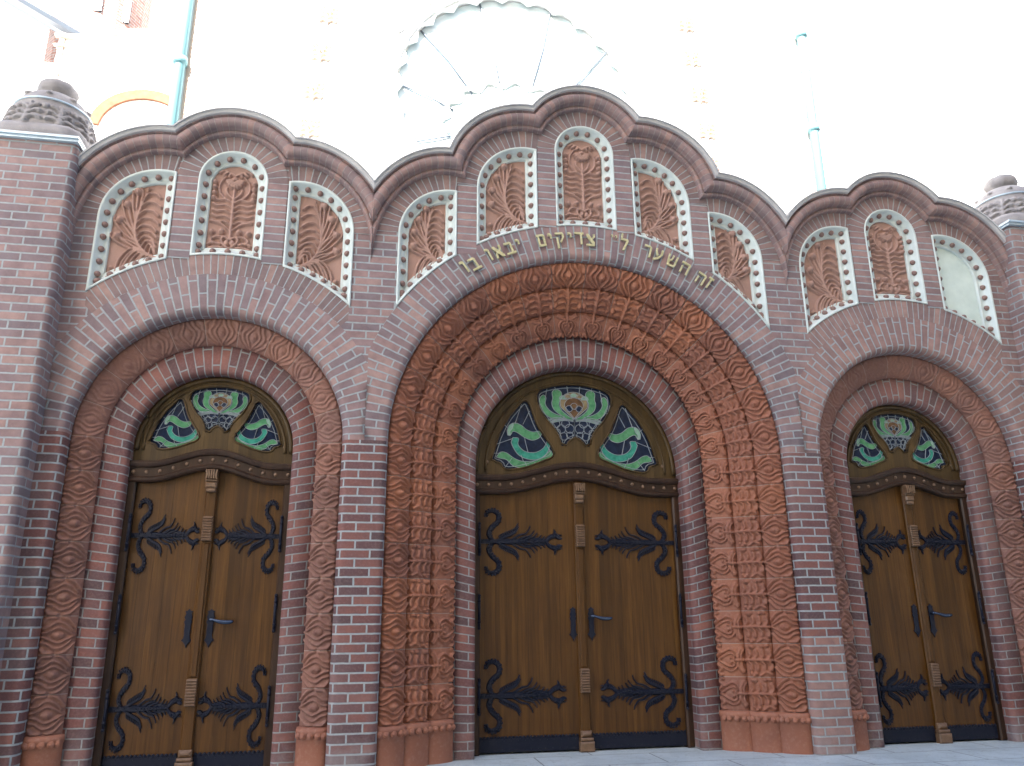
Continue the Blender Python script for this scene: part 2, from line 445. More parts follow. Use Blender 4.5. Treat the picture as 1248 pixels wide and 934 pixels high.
def centre_motif(W, H):
    S = []; B = []
    c = W / 2
    S.append(([(c, .16 * H), (c, .42 * H), (c, .70 * H)], .013, .010, .014))
    half = []
    for i in range(5):                                   # drooping leaves
        z = (.32 + .062 * i) * H
        half.append(([(c - .008, z - .01 * H), (c - .06, z + .024 * H), (c - .115, z + .012 * H), (c - .15, z + .03 * H)], .006, .013, .013))
    half.append(([(c - .01, .24 * H), (c - .07, .31 * H), (c - .15, .34 * H)], .006, .012, .012))
    half.append(([(c - .008, .56 * H), (c - .07, .61 * H), (c - .115, .68 * H), (c - .112, .78 * H), (c - .07, .86 * H)], .011, .007, .012))
    half.append(([(c - .006, .60 * H), (c - .05, .66 * H), (c - .06, .715 * H)], .010, .008, .012))
    for dx, dz in ((.155, .90), (.11, .885), (.06, .87)):
        half.append(([(c, .865 * H), (c - dx * .5, (dz + .025) * H), (c - dx * .8, dz * H)], .008, .012, .012))
    # heart-shaped bulb with scrolling leaves at the foot
    half.append(([(c, .135 * H), (c - .045, .165 * H), (c - .062, .12 * H), (c - .035, .07 * H), (c, .035 * H)], .010, .010, .016))
    half.append(([(c - .03, .16 * H), (c - .10, .17 * H), (c - .14, .13 * H), (c - .12, .09 * H)], .009, .010, .014))
    half.append(([(c - .05, .05 * H), (c - .11, .05 * H), (c - .15, .03 * H)], .009, .013, .013))
    half.append(([(c - .07, .085 * H), (c - .13, .10 * H), (c - .16, .08 * H)], .009, .012, .013))
    for z in (.60, .66, .725, .785):                    # side buds
        B.append((c - .152, z * H, .022, .022, .024)); B.append((c + .152, z * H, .022, .022, .024))
    for x, z in ((.14, .215), (.065, .225)):
        B.append((c - x, z * H, .024, .024, .024)); B.append((c + x, z * H, .024, .024, .024))
    B += [(c - .022, .10 * H, .022, .03, .018), (c + .022, .10 * H, .022, .03, .018)]
    # half daisy
    for i in range(-4, 5):
        a = radians(-90 + i * 21)
        S.append(([(c + .02 * cos(a), .81 * H + .018 * sin(a)), (c + .062 * cos(a), .81 * H + .058 * sin(a))], .008, .014, .020))
    B.append((c, .822 * H, .03, .02, .024))
    for st in half: S += [st, mir(st, W)]
    return S, B

def side_motif(W, H, ib):
    """feather spray growing from the inner bottom corner (x = 0 is the inner side); ib = height of that corner"""
    S = []; B = []
    z0 = ib + .055; U = H - z0                           # room above the root of the spray
    def T(x, z): return (x * W, z0 + z * U)
    stem = spline([T(-.02, .0), T(.22, .05), T(.42, .17), T(.52, .36), T(.47, .62), T(.34, .92)], 48)
    S.append(([tuple(p) for p in stem[::6]], .015, .006, .015))
    for i in range(10):                                 # inner fronds, hooked at the tip
        p = stem[8 + i * 4]; x1 = .045 * W + .012 * (i % 2); rise = .085 - .004 * i
        S.append(([(p[0] - .004, p[1]), (p[0] * .72 + x1 * .28, p[1] + rise * .75), (p[0] * .30 + x1 * .70, p[1] + rise * .72), (x1, p[1] + rise * .10)], .007, .0135, .015))
    for i, (bx, bz) in enumerate(((.56, .86), (.74, .68), (.86, .47), (.88, .25))):   # pods with a bud
        p = stem[14 + 6 * (3 - i)] if i < 3 else stem[11]
        b = T(bx, bz)
        S.append(([tuple(p), (p[0] * .5 + b[0] * .5 - .022, p[1] * .5 + b[1] * .5 + .012), (b[0] - .034, b[1] - .012), (b[0] - .020, b[1] + .034)], .010, .009, .013))
        S.append(([tuple(p), (p[0] * .45 + b[0] * .55 + .026, p[1] * .5 + b[1] * .5 - .020), (b[0] + .038, b[1] - .012), (b[0] + .040, b[1] + .030)], .009, .010, .013))
        S.append(([tuple(p), (p[0] * .5 + b[0] * .5 + .004, p[1] * .5 + b[1] * .5 - .002), b], .010, .010, .013))
        B.append((b[0], b[1], .031, .033, .027))
    for i in range(9):                                  # fronds that hang below the stem
        p = stem[2 + int(i * 1.7)]
        dx = (.10 + .045 * i) * W; dz = .03 + (.10 + .11 * i / 8) * (.4 + 1.6 * ib / max(H, .1)) + .035
        S.append(([tuple(p), (p[0] + dx * .55, p[1] - dz * .06), (p[0] + dx * .95, p[1] - dz * .50), (p[0] + dx * 1.02, p[1] - dz)], .008, .0135, .015))
    B.append((.93 * W, .06, .026, .026, .024)); B.append((.90 * W, .15, .022, .022, .02))
    return S, B

# tiles of the portal mouldings: u runs from the outer edge (0) to the inner edge (1), v along the moulding
def tile(kind, nu, nv, W, H):
    S = []; B = []
    h = H / 2
    def both(st):
        S.append(st); S.append(([(p[0], H - p[1]) for p in st[0]], *st[1:]))
    if kind == 'eye':
        both(([(.0, h + .010), (.2 * W, h + .020), (.45 * W, h + .050), (.68 * W, h + .032), (.88 * W, h + .006), (W, h)], .008, .008, .016))
        both(([(.03 * W, h + .046), (.22 * W, h + .056), (.42 * W, h + .086), (.66 * W, h + .070), (.86 * W, h + .028)], .011, .008, .014))
        B.append((.48 * W, h, .042, .027, .018)); B.append((.50 * W, h, .012, .012, .027))
        both(([(.56 * W, h + .122), (.74 * W, h + .100), (.94 * W, h + .050)], .016, .009, .015))
        both(([(.05 * W, h + .084), (.16 * W, h + .112), (.34 * W, h + .116)], .010, .017, .015))
    elif kind == 'leafy':
        S.append(([(0, h), (.5 * W, h + .003), (W, h)], .012, .011, .020))
        for i in range(4):
            x = (.08 + .225 * i) * W
            S.append(([(x + .13 * W, h + .006), (x + .03 * W, h + .034), (x + .06 * W, h + .072)], .008, .016, .016))
            S.append(([(x + .12 * W, h - .006), (x + .0 * W, h - .034), (x + .02 * W, h - .068)], .008, .017, .017))
        B.append((.72 * W, h + .103, .032, .022, .020)); B.append((.72 * W, h + .103, .011, .010, .028))
        for dx, dy in ((.2, .108), (.36, .104)): B.append((dx * W, h + dy, .018, .015, .017))
        for dx, dy in ((.62, .100), (.78, .096), (.70, .116)): B.append((dx * W, h - dy, .016, .014, .017))
        S.append(([(.12 * W, h - .104), (.28 * W, h - .086), (.46 * W, h - .112)], .015, .009, .015))
    elif kind == 'heart':
        both(([(.92 * W, h), (.72 * W, h + .030), (.52 * W, h + .050), (.38 * W, h + .036), (.42 * W, h + .006)], .009, .009, .018))
        B += [(.57 * W, h, .056, .042, .011), (.50 * W, h + .018, .011, .011, .022), (.50 * W, h - .018, .011, .011, .022)]
        both(([(.28 * W, h + .014), (.34 * W, h + .062), (.54 * W, h + .082), (.74 * W, h + .060), (.90 * W, h + .048)], .009, .009, .014))
        S.append(([(0, h), (.18 * W, h), (.36 * W, h)], .012, .010, .020))
        for i in range(2):
            both(([(.24 * W - i * .09 * W, h + .012), (.22 * W - i * .09 * W, h + .055), (.12 * W - i * .06 * W, h + .092 - .014 * i)], .008, .013, .015))
        both(([(.97 * W, h + .030), (.84 * W, h + .064), (.95 * W, h + .088)], .013, .012, .017))
        both(([(.97 * W, h + .094), (.84 * W, h + .112), (.94 * W, h + .124)], .012, .012, .016))
    Z = hfield(nu, nv, W, H, S, B)
    return Z

# ------------------------------------------------------------------ portal layout (metres; facade front plane y = 0)
ZS = 2.29                     # springing height
SX = 2.918                    # axis of the side arches
SEAM = 1.797
RC, RCX = 1.62, 1.93          # middle arch intrados / extrados
RS, RSX, RSB = .958, 1.27, 1.436
DC, DS = .572, .313           # depth of the door planes

portal = thing('brick_portal', 'red brick portal of three round arches with white framed relief panels under a scalloped gable', 'portal')

def arch_sweep(name, x0, prof, z0, mat, n_arc, uvu=None, parent=portal, rref=None, njamb=None, clip=None, vrow=True, jamb=True):
    """prof: list of (r, y, zc, u). Path runs up the left jamb, round the arch, down the right jamb."""
    prof = np.array(prof, float)
    rref = rref or prof[:, 0].mean()
    path = []
    if jamb:
        nj = njamb or 2
        for i in range(nj): path.append(('L', i / nj))
    for i in range(n_arc + 1): path.append(('A', i / n_arc))
    if jamb:
        for i in range(nj): path.append(('R', (i + 1) / nj))
    P = np.zeros((len(path), len(prof), 3)); UV = np.zeros((len(path), len(prof), 2))
    for i, (kd, f) in enumerate(path):
        r = prof[:, 0]; y = prof[:, 1]; zc = prof[:, 2]
        if kd == 'L':
            P[i, :, 0] = x0 - r; P[i, :, 2] = z0 + (zc - z0) * f; v = z0 + (ZS - z0) * f
        elif kd == 'R':
            P[i, :, 0] = x0 + r; P[i, :, 2] = zc + (z0 - zc) * f; v = ZS + pi * rref + (ZS - z0) * f
        else:
            a = pi * (1 - f)
            rr = r.copy()
            if clip: rr = np.array([min(q, clip(a)) for q in r])
            P[i, :, 0] = x0 + rr * cos(a); P[i, :, 2] = zc + rr * sin(a); v = ZS + pi * rref * f
        P[i, :, 1] = y
        UV[i, :, 1] = v; UV[i, :, 0] = prof[:, 3]
    return P, UV

def normals(P):
    du = np.gradient(P, axis=0); dv = np.gradient(P, axis=1)
    n = np.cross(du, dv); n /= (np.linalg.norm(n, axis=2, keepdims=True) + 1e-9)
    if n[..., 1].mean() > 0: n = -n
    return n

def bull(r_in, y_back, rad, r_out, y0=0.0, zc=ZS, n=6, zin=None):
    """profile: reveal at r_in from y_back, rounded arris, face out to r_out"""
    pr = [(r_in, y_back)]
    for i in range(n + 1):
        a = pi / 2 * i / n
        pr.append((r_in + rad - rad * cos(a), y0 + rad - rad * sin(a)))
    pr.append((r_out, y0))
    u = 0; out = []; last = None
    for (r, y) in pr:
        if last: u += math.hypot(r - last[0], y - last[1])
        out.append([r, y, zc, u]); last = (r, y)
    return out

# --- brick arch rings on the facade
def clip_c(a): return SEAM / max(abs(cos(a)), 1e-6)
def mk_ring(name, x0, rin, rout, clipf, y0, mat, back, n=96, u0=0.0):
    prof = bull(rin, back, .058, rout, y0)
    prof = prof[:-1] + [[prof[-2][0] + (rout - prof[-2][0]) * t, y0, ZS, prof[-2][3] + (rout - prof[-2][0]) * t] for t in (.25, .5, .75, 1)]
    P, UV = arch_sweep(name, x0, prof, 0, mat, n, jamb=False, clip=clipf, rref=(rin + rout) / 2)
    # u must follow the clipped radius
    R = np.hypot(P[..., 0] - x0, P[..., 2] - ZS)
    UV[..., 0] = np.where(np.arange(P.shape[1])[None, :] > 7, R - rin + UV[0, 7, 0] - (R[0:1, 7:8] - rin), UV[..., 0]) + u0
    return put(name, grid_mesh(name, P, mat, UV), portal)

mk_ring('arch_ring', 0, RC, RCX, clip_c, 0.0, M['ring'], .12, u0=.02)
for s in (-1, 1):
    def cl(a, s=s):
        # towards the seam the ring stops at it, towards the outside at the pillar
        c = cos(a) * s
        lim = (SX - SEAM) if c < 0 else (4.03 - SX)
        return lim / max(abs(cos(a)), 1e-6)
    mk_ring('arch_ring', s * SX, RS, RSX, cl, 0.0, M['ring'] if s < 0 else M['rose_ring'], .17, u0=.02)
    # outer band of headers under the panels
    prof = [(RSX + .003, .0, ZS, .05), (RSX + .09, .0, ZS, .13), (RSB + .01, .0, ZS, .2)]
    P, UV = arch_sweep('b', s * SX, prof, 0, None, 60, jamb=False, rref=1.36, clip=lambda a: min(99, .955 / max(abs(cos(a)), 1e-6)))
    P[..., 1] += .0015
    i0, i1 = 15, 46
    put('header_band', grid_mesh('header_band', P[i0:i1], M['soldier'], UV[i0:i1]), portal)

# --- piers
def pier(xa, xb, ya, yb, ra=.045, rb=.045, z1=ZS, mat=None, flip=False, z0=0.0):
    pr = [(xa, ya)]
    if ra: pr += [(xa + ra - ra * cos(pi / 2 * i / 6), ra - ra * sin(pi / 2 * i / 6)) for i in range(7)]
    if rb: pr += [(xb - rb + rb * sin(pi / 2 * i / 6), rb - rb * cos(pi / 2 * i / 6)) for i in range(7)]
    pr += [(xb, yb)]
    u = 0; U = [0]
    for a, b in zip(pr, pr[1:]): u += math.hypot(b[0] - a[0], b[1] - a[1]); U.append(u)
    zz = np.linspace(z0, z1, 9)
    P = np.array([[(x, y, z) for (x, y) in pr] for z in zz]); UV = np.array([[(q - .062, z) for q in U] for z in zz])
    return put('pier', grid_mesh('pier', P, mat or M['red'], UV), portal)
pier(-SX + RS, -RC, .17, .12, ra=.058, rb=.058)
p = pier(RC, SX - RS, .12, .17, ra=.058, rb=.058, z0=.8415)
pier(RC, SX - RS, .12, .17, ra=.058, rb=.058, z1=.8415, mat=M['salmon'])['label'] = 'salmon coloured bricks at the foot of the right pier'
for s in (-1, 1):
    a, b = sorted((s * (SX + RS), s * 4.06))
    pier(a, b, .05 if s < 0 else .09, .09 if s < 0 else .05, ra=0 if s < 0 else .045, rb=.045 if s < 0 else 0) if False else None
    if s > 0: pier(SX + RS, 4.06, .17, 0.0, ra=.058, rb=0)
    else: pier(-4.06, -SX - RS, 0.0, .17, ra=0, rb=.058)

# --- moulded terracotta orders
def roll_profile(a, b, n, sag):
    """points across one roll from outer a=(r,y) to inner b, bulging towards the street/axis"""
    a = np.array(a); b = np.array(b); d = b - a; L = np.linalg.norm(d); nn = np.array([d[1], -d[0]]) / L
    if nn[1] > 0: nn = -nn
    out = []
    for i in range(n):
        t = i / (n - 1)
        out.append(a + d * t + nn * sag * (1 - (2 * t - 1) ** 2) ** .5)
    return np.array(out), L

UNIT = .25; Z0M = .29
def moulding(x0, a, b, kind, n_arc_units, sag=.040, nu=36, nv=38, flip=False, gain=1.4, top=1.0, mat='terra'):
    pr, L = roll_profile(a, b, nu, sag)
    nj = 8
    T = tile(kind, nu, nv + 1, L * 1.08, UNIT)[:, :nv].T          # (nv, nu)
    T2 = tile(kind, nu, nv + 1, L * 1.08, UNIT)[:, ::-1][:, :nv].T
    Tm = T.copy()
    path = nj * nv
    prof = [(r, y, ZS, i / (nu - 1)) for i, (r, y) in enumerate(pr)]
    P, UV = arch_sweep('m', x0, prof, Z0M, None, n_arc_units * nv, njamb=path)
    N = normals(P)
    n = len(P)
    H = np.zeros((n, nu))
    half = n // 2
    for i in range(n):
        H[i] = T[i % nv] if i <= half else T2[i % nv]
        if i % nv == 0: H[i] = -.003
    edge = np.clip(np.minimum(np.arange(nu), nu - 1 - np.arange(nu)) / 2.0, 0, 1)
    amp = np.where((np.arange(n) < path) | (np.arange(n) > n - path), 1.0, top)[:, None]
    P = P + N * (H * gain * edge[None, :] * amp)[..., None]
    UV[..., 1] = (np.arange(n) / nv)[:, None] + (7 if kind == 'heart' else 0)
    return grid_mesh('terracotta_moulding', P, M[mat], UV)

rolls = [(1.622, .085), (1.442, .200), (1.262, .320), (1.075, .430)]
for i, kd in enumerate(('eye', 'leafy', 'heart')):
    put('terracotta_moulding', moulding(0, rolls[i], rolls[i + 1], kd, 16), portal)
me_side = moulding(0, (.962, .145), (.762, .225), 'eye', 11, sag=.034, gain=1.25, top=.45, mat='terra_dusty')
for s in (-1, 1): put('terracotta_moulding', me_side, portal, (s * SX, 0, 0))

# pedestals under the mouldings
def pedestal(cells, x0, s):
    for (a, b) in cells:
        a2 = (a[0] + .012, a[1] - .012); b2 = (b[0] - .018, b[1] - .006)
        pr, L = roll_profile(a2, b2, 14, .045)
        rows = [(.0, .0), (.02, .0), (.235, .0), (.243, .010), (.258, .016), (.275, .014), (.288, .0), (.292, -.03)]
        nrm = np.array([b2[1] - a2[1], -(b2[0] - a2[0])]); nrm /= np.linalg.norm(nrm)
        if nrm[1] > 0: nrm = -nrm
        P = np.zeros((len(rows), 16, 3))
        full = np.vstack([[a2[0] + .0, a2[1] + .10], pr, [b2[0], b2[1] + .10]])
        for i, (z, o) in enumerate(rows):
            for j, q in enumerate(full):
                w = q + nrm * o
                P[i, j] = (x0 + s * w[0], w[1], z)
        me = grid_mesh('pedestal', P, M['terra_plain'], None)
        ob = put('pedestal', me, portal)
        mb = MB()                                        # scallops hanging from the rim
        for t in (.10, .30, .5, .70, .90):
            q = pr[int(t * 13)] + nrm * .008
            x, y = x0 + s * q[0], q[1]
            mb.dome(x, y, .236, .026, .013, n=10); mb.dome(x, y - .008, .234, .011, .009, n=8)
        put('scallop_trim', mb.mesh('scallop_trim', M['terra_plain'], smooth=True), ob)
for s in (-1, 1):
    pedestal([(rolls[i], rolls[i + 1]) for i in range(3)], 0, s)
    for s2 in (-1, 1): pedestal([((.955, .145), (.765, .215))], s * SX, s2)

# --- inner brick order round each door
def inner_ring(x0, r_out, y_face, r_in, y_back, z_in, name='door_surround'):
    pr = [(r_out, y_face + .02), (r_out - .004, y_face)]
    rad = .04
    for i in range(7):
        a = pi / 2 * i / 6
        pr.append((r_in + rad - rad * sin(a), y_face + rad - rad * cos(a)))
    pr.append((r_in, y_back))
    u = 0; out = []; last = None
    for (r, y) in pr:
        if last: u += math.hypot(r - last[0], y - last[1])
        f = (r - r_in) / (r_out - r_in)
        out.append((r, y, z_in + (ZS - z_in) * f, u + .06)); last = (r, y)
    P, UV = arch_sweep(name, x0, out, 0, None, 64, njamb=8, rref=(r_in + r_out) / 2)
    put(name, grid_mesh(name, P, M['reveal'], UV), portal)
inner_ring(0, 1.085, .425, .892, DC + .02, 2.205)
for s in (-1, 1): inner_ring(s * SX, .772, .222, .582, DS + .02, 2.25)

# ------------------------------------------------------------------ gable: lobes, cornice, wall
LC = [(-SX - .5, 3.795, .80, .954), (-SX, 4.345, .62, .62), (-SX + .5, 3.795, .80, .954),
      (-1.2, 3.734, .80, 1.054), (-.52, 4.565, .72, .722), (0, 4.953, .592, .592), (.52, 4.565, .72, .722), (1.2, 3.734, .80, 1.054),
      (SX - .5, 3.795, .80, .954), (SX, 4.345, .62, .62), (SX + .5, 3.795, .80, .954)]
def lobe_pt(i, t, a):
    c = LC[i]; return c[0] + (c[2] - t) * cos(a), c[1] + (c[3] - t) * sin(a)
def inside(i, t, p):
    c = LC[i]; return ((p[0] - c[0]) / (c[2] - t)) ** 2 + ((p[1] - c[1]) / (c[3] - t)) ** 2 < 1
def limits(i, t):
    """angles (left end, right end) where lobe i is trimmed by its neighbours"""
    lo = hi = None
    A = np.radians(np.linspace(90, 185, 400))
    left = A[-1]
    for a in A:
        p = lobe_pt(i, t, a)
        if (i > 0 and inside(i - 1, t, p)) or p[0] < -4.05: left = a; break
        if i in (3, 8) and p[0] < (-1.81 if i == 3 else 1.81) : left = a; break
    B = np.radians(np.linspace(90, -5, 400)); right = B[-1]
    for a in B:
        p = lobe_pt(i, t, a)
        if (i < len(LC) - 1 and inside(i + 1, t, p)) or p[0] > 4.05: right = a; break
        if i in (2, 7) and p[0] > (-1.81 if i == 2 else 1.81): right = a; break
    return left, right

def cornice(prof, name, mat, n=40, uscale=True):
    for i in range(len(LC)):
        P = np.zeros((n + 1, len(prof), 3)); UV = np.zeros((n + 1, len(prof), 2)); u = 0
        for j, (t, y) in enumerate(prof):
            tt = max(t, 0)
            l, r = limits(i, tt)
            if j: u += math.hypot(t - prof[j - 1][0], y - prof[j - 1][1])
            for q in range(n + 1):
                a = l + (r - l) * q / n
                x, z = lobe_pt(i, t, a)
                P[q, j] = (x, y, z); UV[q, j] = (u + .05, LC[i][2] * a * .9)
        put(name, grid_mesh(name, P, mat, UV, smooth=(name != 'coping')), portal)

cop = [(.0, .42), (.0, -.140), (.012, -.140), (.013, -.128), (.036, -.122), (.040, -.114), (.040, -.09)]
cornice(cop, 'coping', M['coping'])
for s in (-1, 1):                                       # lead-lined valley between two gables
    q = s * 1.81
    put('valley_gutter', flat_mesh('valley_gutter', [[(q - .03, 4.12), (q + .03, 4.12), (q + .034, 4.405), (q, 4.375), (q - .034, 4.405)]], -.045, .42, M['coping']), portal)
mould = [(.041, -.098), (.047, -.096), (.050, -.06)]
mould += [(.098 - .044 * cos(pi * q / 10), -.070 - .042 * sin(pi * q / 10)) for q in range(11)]          # torus
mould += [(.143, -.052), (.150, -.046)]
mould += [(.168 - .018 * cos(pi * q / 6), -.030 - .020 * sin(pi * q / 6)) for q in range(7)]             # bead
mould += [(.188, -.012), (.192, .02)]
cornice(mould, 'brick_cornice', M['moulded'])

# panel outlines, (x, z) in facade coordinates; cx0 arch axis, s mirror
def bottom(x, R): return ZS + sqrt(R * R - x * x)
def panel_outline(axis, s, kind, R):
    if kind == 'centre':
        w, zc = (.2685, 4.944) if axis == 0 else (.267, 4.379)
        edges = [[(w, bottom(w, R)), (w, zc)], arc(0, zc, w, w, 0, 180, 26), [(-w, zc), (-w, bottom(w, R))],
                 [(-w + 2 * w * i / 10, bottom(-w + 2 * w * i / 10, R)) for i in range(11)]]
    else:
        xi, xo, cx, cz, r = kind
        a0 = math.degrees(math.acos(max(-1, min(1, (xi - cx) / r))))
        edges = [[(xo, bottom(xo, R)), (xo, cz)], arc(cx, cz, xo - cx, r, 0, a0, 20)]
        top = edges[1][-1]
        edges += [[top, (xi, bottom(xi, R))], [(xi + (xo - xi) * i / 12, bottom(xi + (xo - xi) * i / 12, R)) for i in range(13)]]
    return [[(axis + s * x, z) for (x, z) in e] for e in edges]

def dens(edges, step=.03):
    out = []
    for e in edges:
        for p, q in zip(e, e[1:]):
            n = max(1, int(math.hypot(q[0] - p[0], q[1] - p[1]) / step))
            for i in range(n): out.append((p[0] + (q[0] - p[0]) * i / n, p[1] + (q[1] - p[1]) * i / n))
    return out

def offset_poly(pts, d):
    P = np.array(pts); n = len(P)
    area = .5 * np.sum(P[:, 0] * np.roll(P[:, 1], -1) - np.roll(P[:, 0], -1) * P[:, 1])
    sg = 1 if area > 0 else -1
    e = np.roll(P, -1, 0) - P; e /= (np.linalg.norm(e, axis=1, keepdims=True) + 1e-12)
    nn = np.stack([-e[:, 1], e[:, 0]], 1) * sg
    n0 = np.roll(nn, 1, 0); b = n0 + nn
    ln = np.sum(b * b, axis=1, keepdims=True)
    return P + d * 2 * b / np.maximum(ln, .35)

stud_mb = MB(); stud_mb.dome(0, 0, 0, .0255, .030, n=14, k=5)
stud_me = stud_mb.mesh('glazed_stud', M['stud'], smooth=True)

holes = []
def build_panel(axis, s, kind, R, empty=False, seed=0):
    edges = panel_outline(axis, s, kind, R)
    pts = dens(edges)
    holes.append(offset_poly(pts, .004).tolist())
    xs = [p[0] for p in pts]; zs = [p[1] for p in pts]
    x0, x1, z0, z1 = min(xs), max(xs), min(zs), max(zs)
    # relief plaque
    FW = .092
    W = (x1 - x0) - 2 * FW; H = (z1 - z0) - 2 * FW * .9
    yb = .085
    if empty:
        me = grid_mesh('panel_back', np.array([[(x0 + .01, yb, z0 + .01), (x0 + .01, yb, z1 - .01)], [(x1 - .01, yb, z0 + .01), (x1 - .01, yb, z1 - .01)]]), M['render'])
    else:
        mg = .03
        nu, nv = int((W + 2 * mg) / .0058), int((H + 2 * mg) / .0062)
        S, B = centre_motif(W, H) if kind == 'centre' else side_motif(W, H, bottom(kind[0] + .09, R) - bottom(kind[1] - .09, R))
        S = [(st[0], st[1] * 1.15, st[2] * 1.15, *st[3:]) for st in S] if kind == 'centre' else S
        S = [([(p[0] + mg, p[1] + mg) for p in st[0]], *st[1:]) for st in S]; B = [(b[0] + mg, b[1] + mg, *b[2:]) for b in B]
        Z = hfield(nu, nv, W + 2 * mg, H + 2 * mg, S, B)
        U, Vv = np.meshgrid(np.linspace(0, 1, nu), np.linspace(0, 1, nv), indexing='ij')
        xa, xb = x0 + FW - mg, x1 - FW + mg
        if kind != 'centre':
            inner_low = s > 0          # inner side is nearer the arch axis
            if axis + s * 1 < axis: xa, xb = xb, xa
        P = np.stack([xa + (xb - xa) * U, yb - Z * 1.9, z0 + FW * .9 - mg + (H + 2 * mg) * Vv], -1)
        me = grid_mesh('relief_panel', P, M['relief'])
    ob = put('relief_panel', me, portal)
    if empty: ob['label'] = 'plain pale panel without any relief'
    # glazed frame: lip, cavetto, inner bead
    rows = [(.002, .012), (.0, -.006), (.010, -.009), (.017, -.004), (.024, .012), (.036, .033), (.052, .051), (.070, .061), (.077, .058), (.086, .062), (.091, .092)]
    loops = [offset_poly(pts, d) for d, y in rows]
    n = len(pts)
    P = np.zeros((len(rows), n + 1, 3))
    for i, ((d, y), lp) in enumerate(zip(rows, loops)):
        P[i, :n, 0] = lp[:, 0]; P[i, :n, 2] = lp[:, 1]; P[i, :, 1] = y; P[i, n] = P[i, 0]
    fr = put('panel_frame', grid_mesh('panel_frame', P, M['white'], smooth=True), ob)
    # studs along the middle of the frame, corner to corner
    mid = .047
    off = offset_poly(pts, mid)
    corner = []
    acc = 0; idx = [0]
    for e in edges:
        cnt = sum(max(1, int(math.hypot(q[0] - p[0], q[1] - p[1]) / .03)) for p, q in zip(e, e[1:]))
        acc += cnt; idx.append(acc)
    groups = [(0, idx[3]), (idx[3], idx[4])] if kind == 'centre' else [(0, idx[2]), (idx[2], idx[3]), (idx[3], idx[4])]
    for a, b in groups:
        seg = np.array([off[q % n] for q in range(a, b + 1)])
        L = np.concatenate([[0], np.cumsum(np.linalg.norm(np.diff(seg, axis=0), axis=1))])
        m = max(2, round(L[-1] / .105))
        for q in range(m):
            d = L[-1] * q / m
            x = np.interp(d, L, seg[:, 0]); z = np.interp(d, L, seg[:, 1])
            so = put('glazed_stud', stud_me, ob, (x, .046, z), rot=(0, random.uniform(0, 3), 0))
    return ob

K1 = (.43, .955, .52, 4.51, .43); K2 = (1.12, 1.60, 1.17, 4.03, .43); KS = (.43, .965, .53, 3.99, .435)
build_panel(0, 1, 'centre', RCX)
for s in (-1, 1):
    build_panel(0, s, K1, RCX); build_panel(0, s, K2, RCX)
    build_panel(s * SX, 1, 'centre', RSB)
    for s2 in (-1, 1):
        build_panel(s * SX, s2, KS, RSB, empty=(s > 0 and s2 > 0))

# wall between arches and cornice, pierced by the panels
def lobe_line(t):
    out = []
    for i in range(len(LC)):
        l, r = limits(i, t)
        for q in range(25): out.append(lobe_pt(i, t, l + (r - l) * q / 24))
    return out
top = lobe_line(.075)
outer = list(top)
outer += [(4.06, ZS + .1)]
R2 = 1.10
outer += [(4.06, ZS)] + arc(SX, ZS, R2, R2, 0, 180, 40) + arc(0, ZS, 1.77, 1.77, 0, 180, 60) + arc(-SX, ZS, R2, R2, 0, 180, 40) + [(-4.06, ZS)]
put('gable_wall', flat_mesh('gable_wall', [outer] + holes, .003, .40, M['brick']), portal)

# header strips between panels and soldier rings over them
def strip(xa, xb, za, zb, y=-.004):
    n = 6
    P = np.array([[(xa, y, z), (xb, y, z)] for z in np.linspace(za, zb, n)]); UV = np.array([[(.05, z), (.05 + abs(xb - xa), z)] for z in np.linspace(za, zb, n)])
    mb = MB()
    V = [(xa, y, za), (xb, y, za), (xb, y, zb), (xa, y, zb), (xa, .02, za), (xb, .02, za), (xb, .02, zb), (xa, .02, zb)]
    uv = [(.05, za), (.05 + xb - xa, za), (.05 + xb - xa, zb), (.05, zb)] * 2
    F = [(0, 1, 2, 3), (0, 3, 7, 4), (1, 5, 6, 2), (3, 2, 6, 7)]
    put('header_course', mkmesh('header_course', V, F, M['header'], uv), portal)
def soldier_ring(axis, s, cx, cz, rx, rz, a0, a1, w, n=36, y=-.0045):
    P = np.zeros((n + 1, 2, 3)); UV = np.zeros((n + 1, 2, 2)); u = 0
    for i in range(n + 1):
        a = radians(a0 + (a1 - a0) * i / n)
        for j, o in enumerate((.0, w)):
            P[i, j] = (axis + s * (cx + (rx + o) * cos(a)), y, cz + (rz + o) * sin(a))
        UV[i, :, 1] = (rx + .06) * (a - radians(a0)); UV[i, :, 0] = (.05, .05 + w)
    put('soldier_arch', grid_mesh('soldier_arch', P, M['soldier'], UV), portal)
for axis, w, zc, R in ((0, .2685, 4.944, RCX), (-SX, .267, 4.379, RSB), (SX, .267, 4.379, RSB)):
    soldier_ring(axis, 1, 0, zc, w + .001, w + .001, 0, 180, .152)
    for s in (-1, 1):
        xa, xb = sorted((axis + s * (w + .001), axis + s * (w + .153)))
        strip(xa, xb, bottom(w + .14, R) + .004, zc)
for s in (-1, 1):
    soldier_ring(0, s, .52, 4.51, .436, .431, 2, 101.5, .17, y=-.003)
    soldier_ring(0, s, 1.17, 4.03, .431, .431, 0, 96, .17, y=-.002)
    xa, xb = sorted((s * .956, s * 1.115)); strip(xa, xb, bottom(1.10, RCX) + .004, 4.525, y=-.0025)
    for s2 in (-1, 1):
        soldier_ring(s * SX, s2, .53, 3.99, .436, .436, 0, 102, .16, y=-.002)

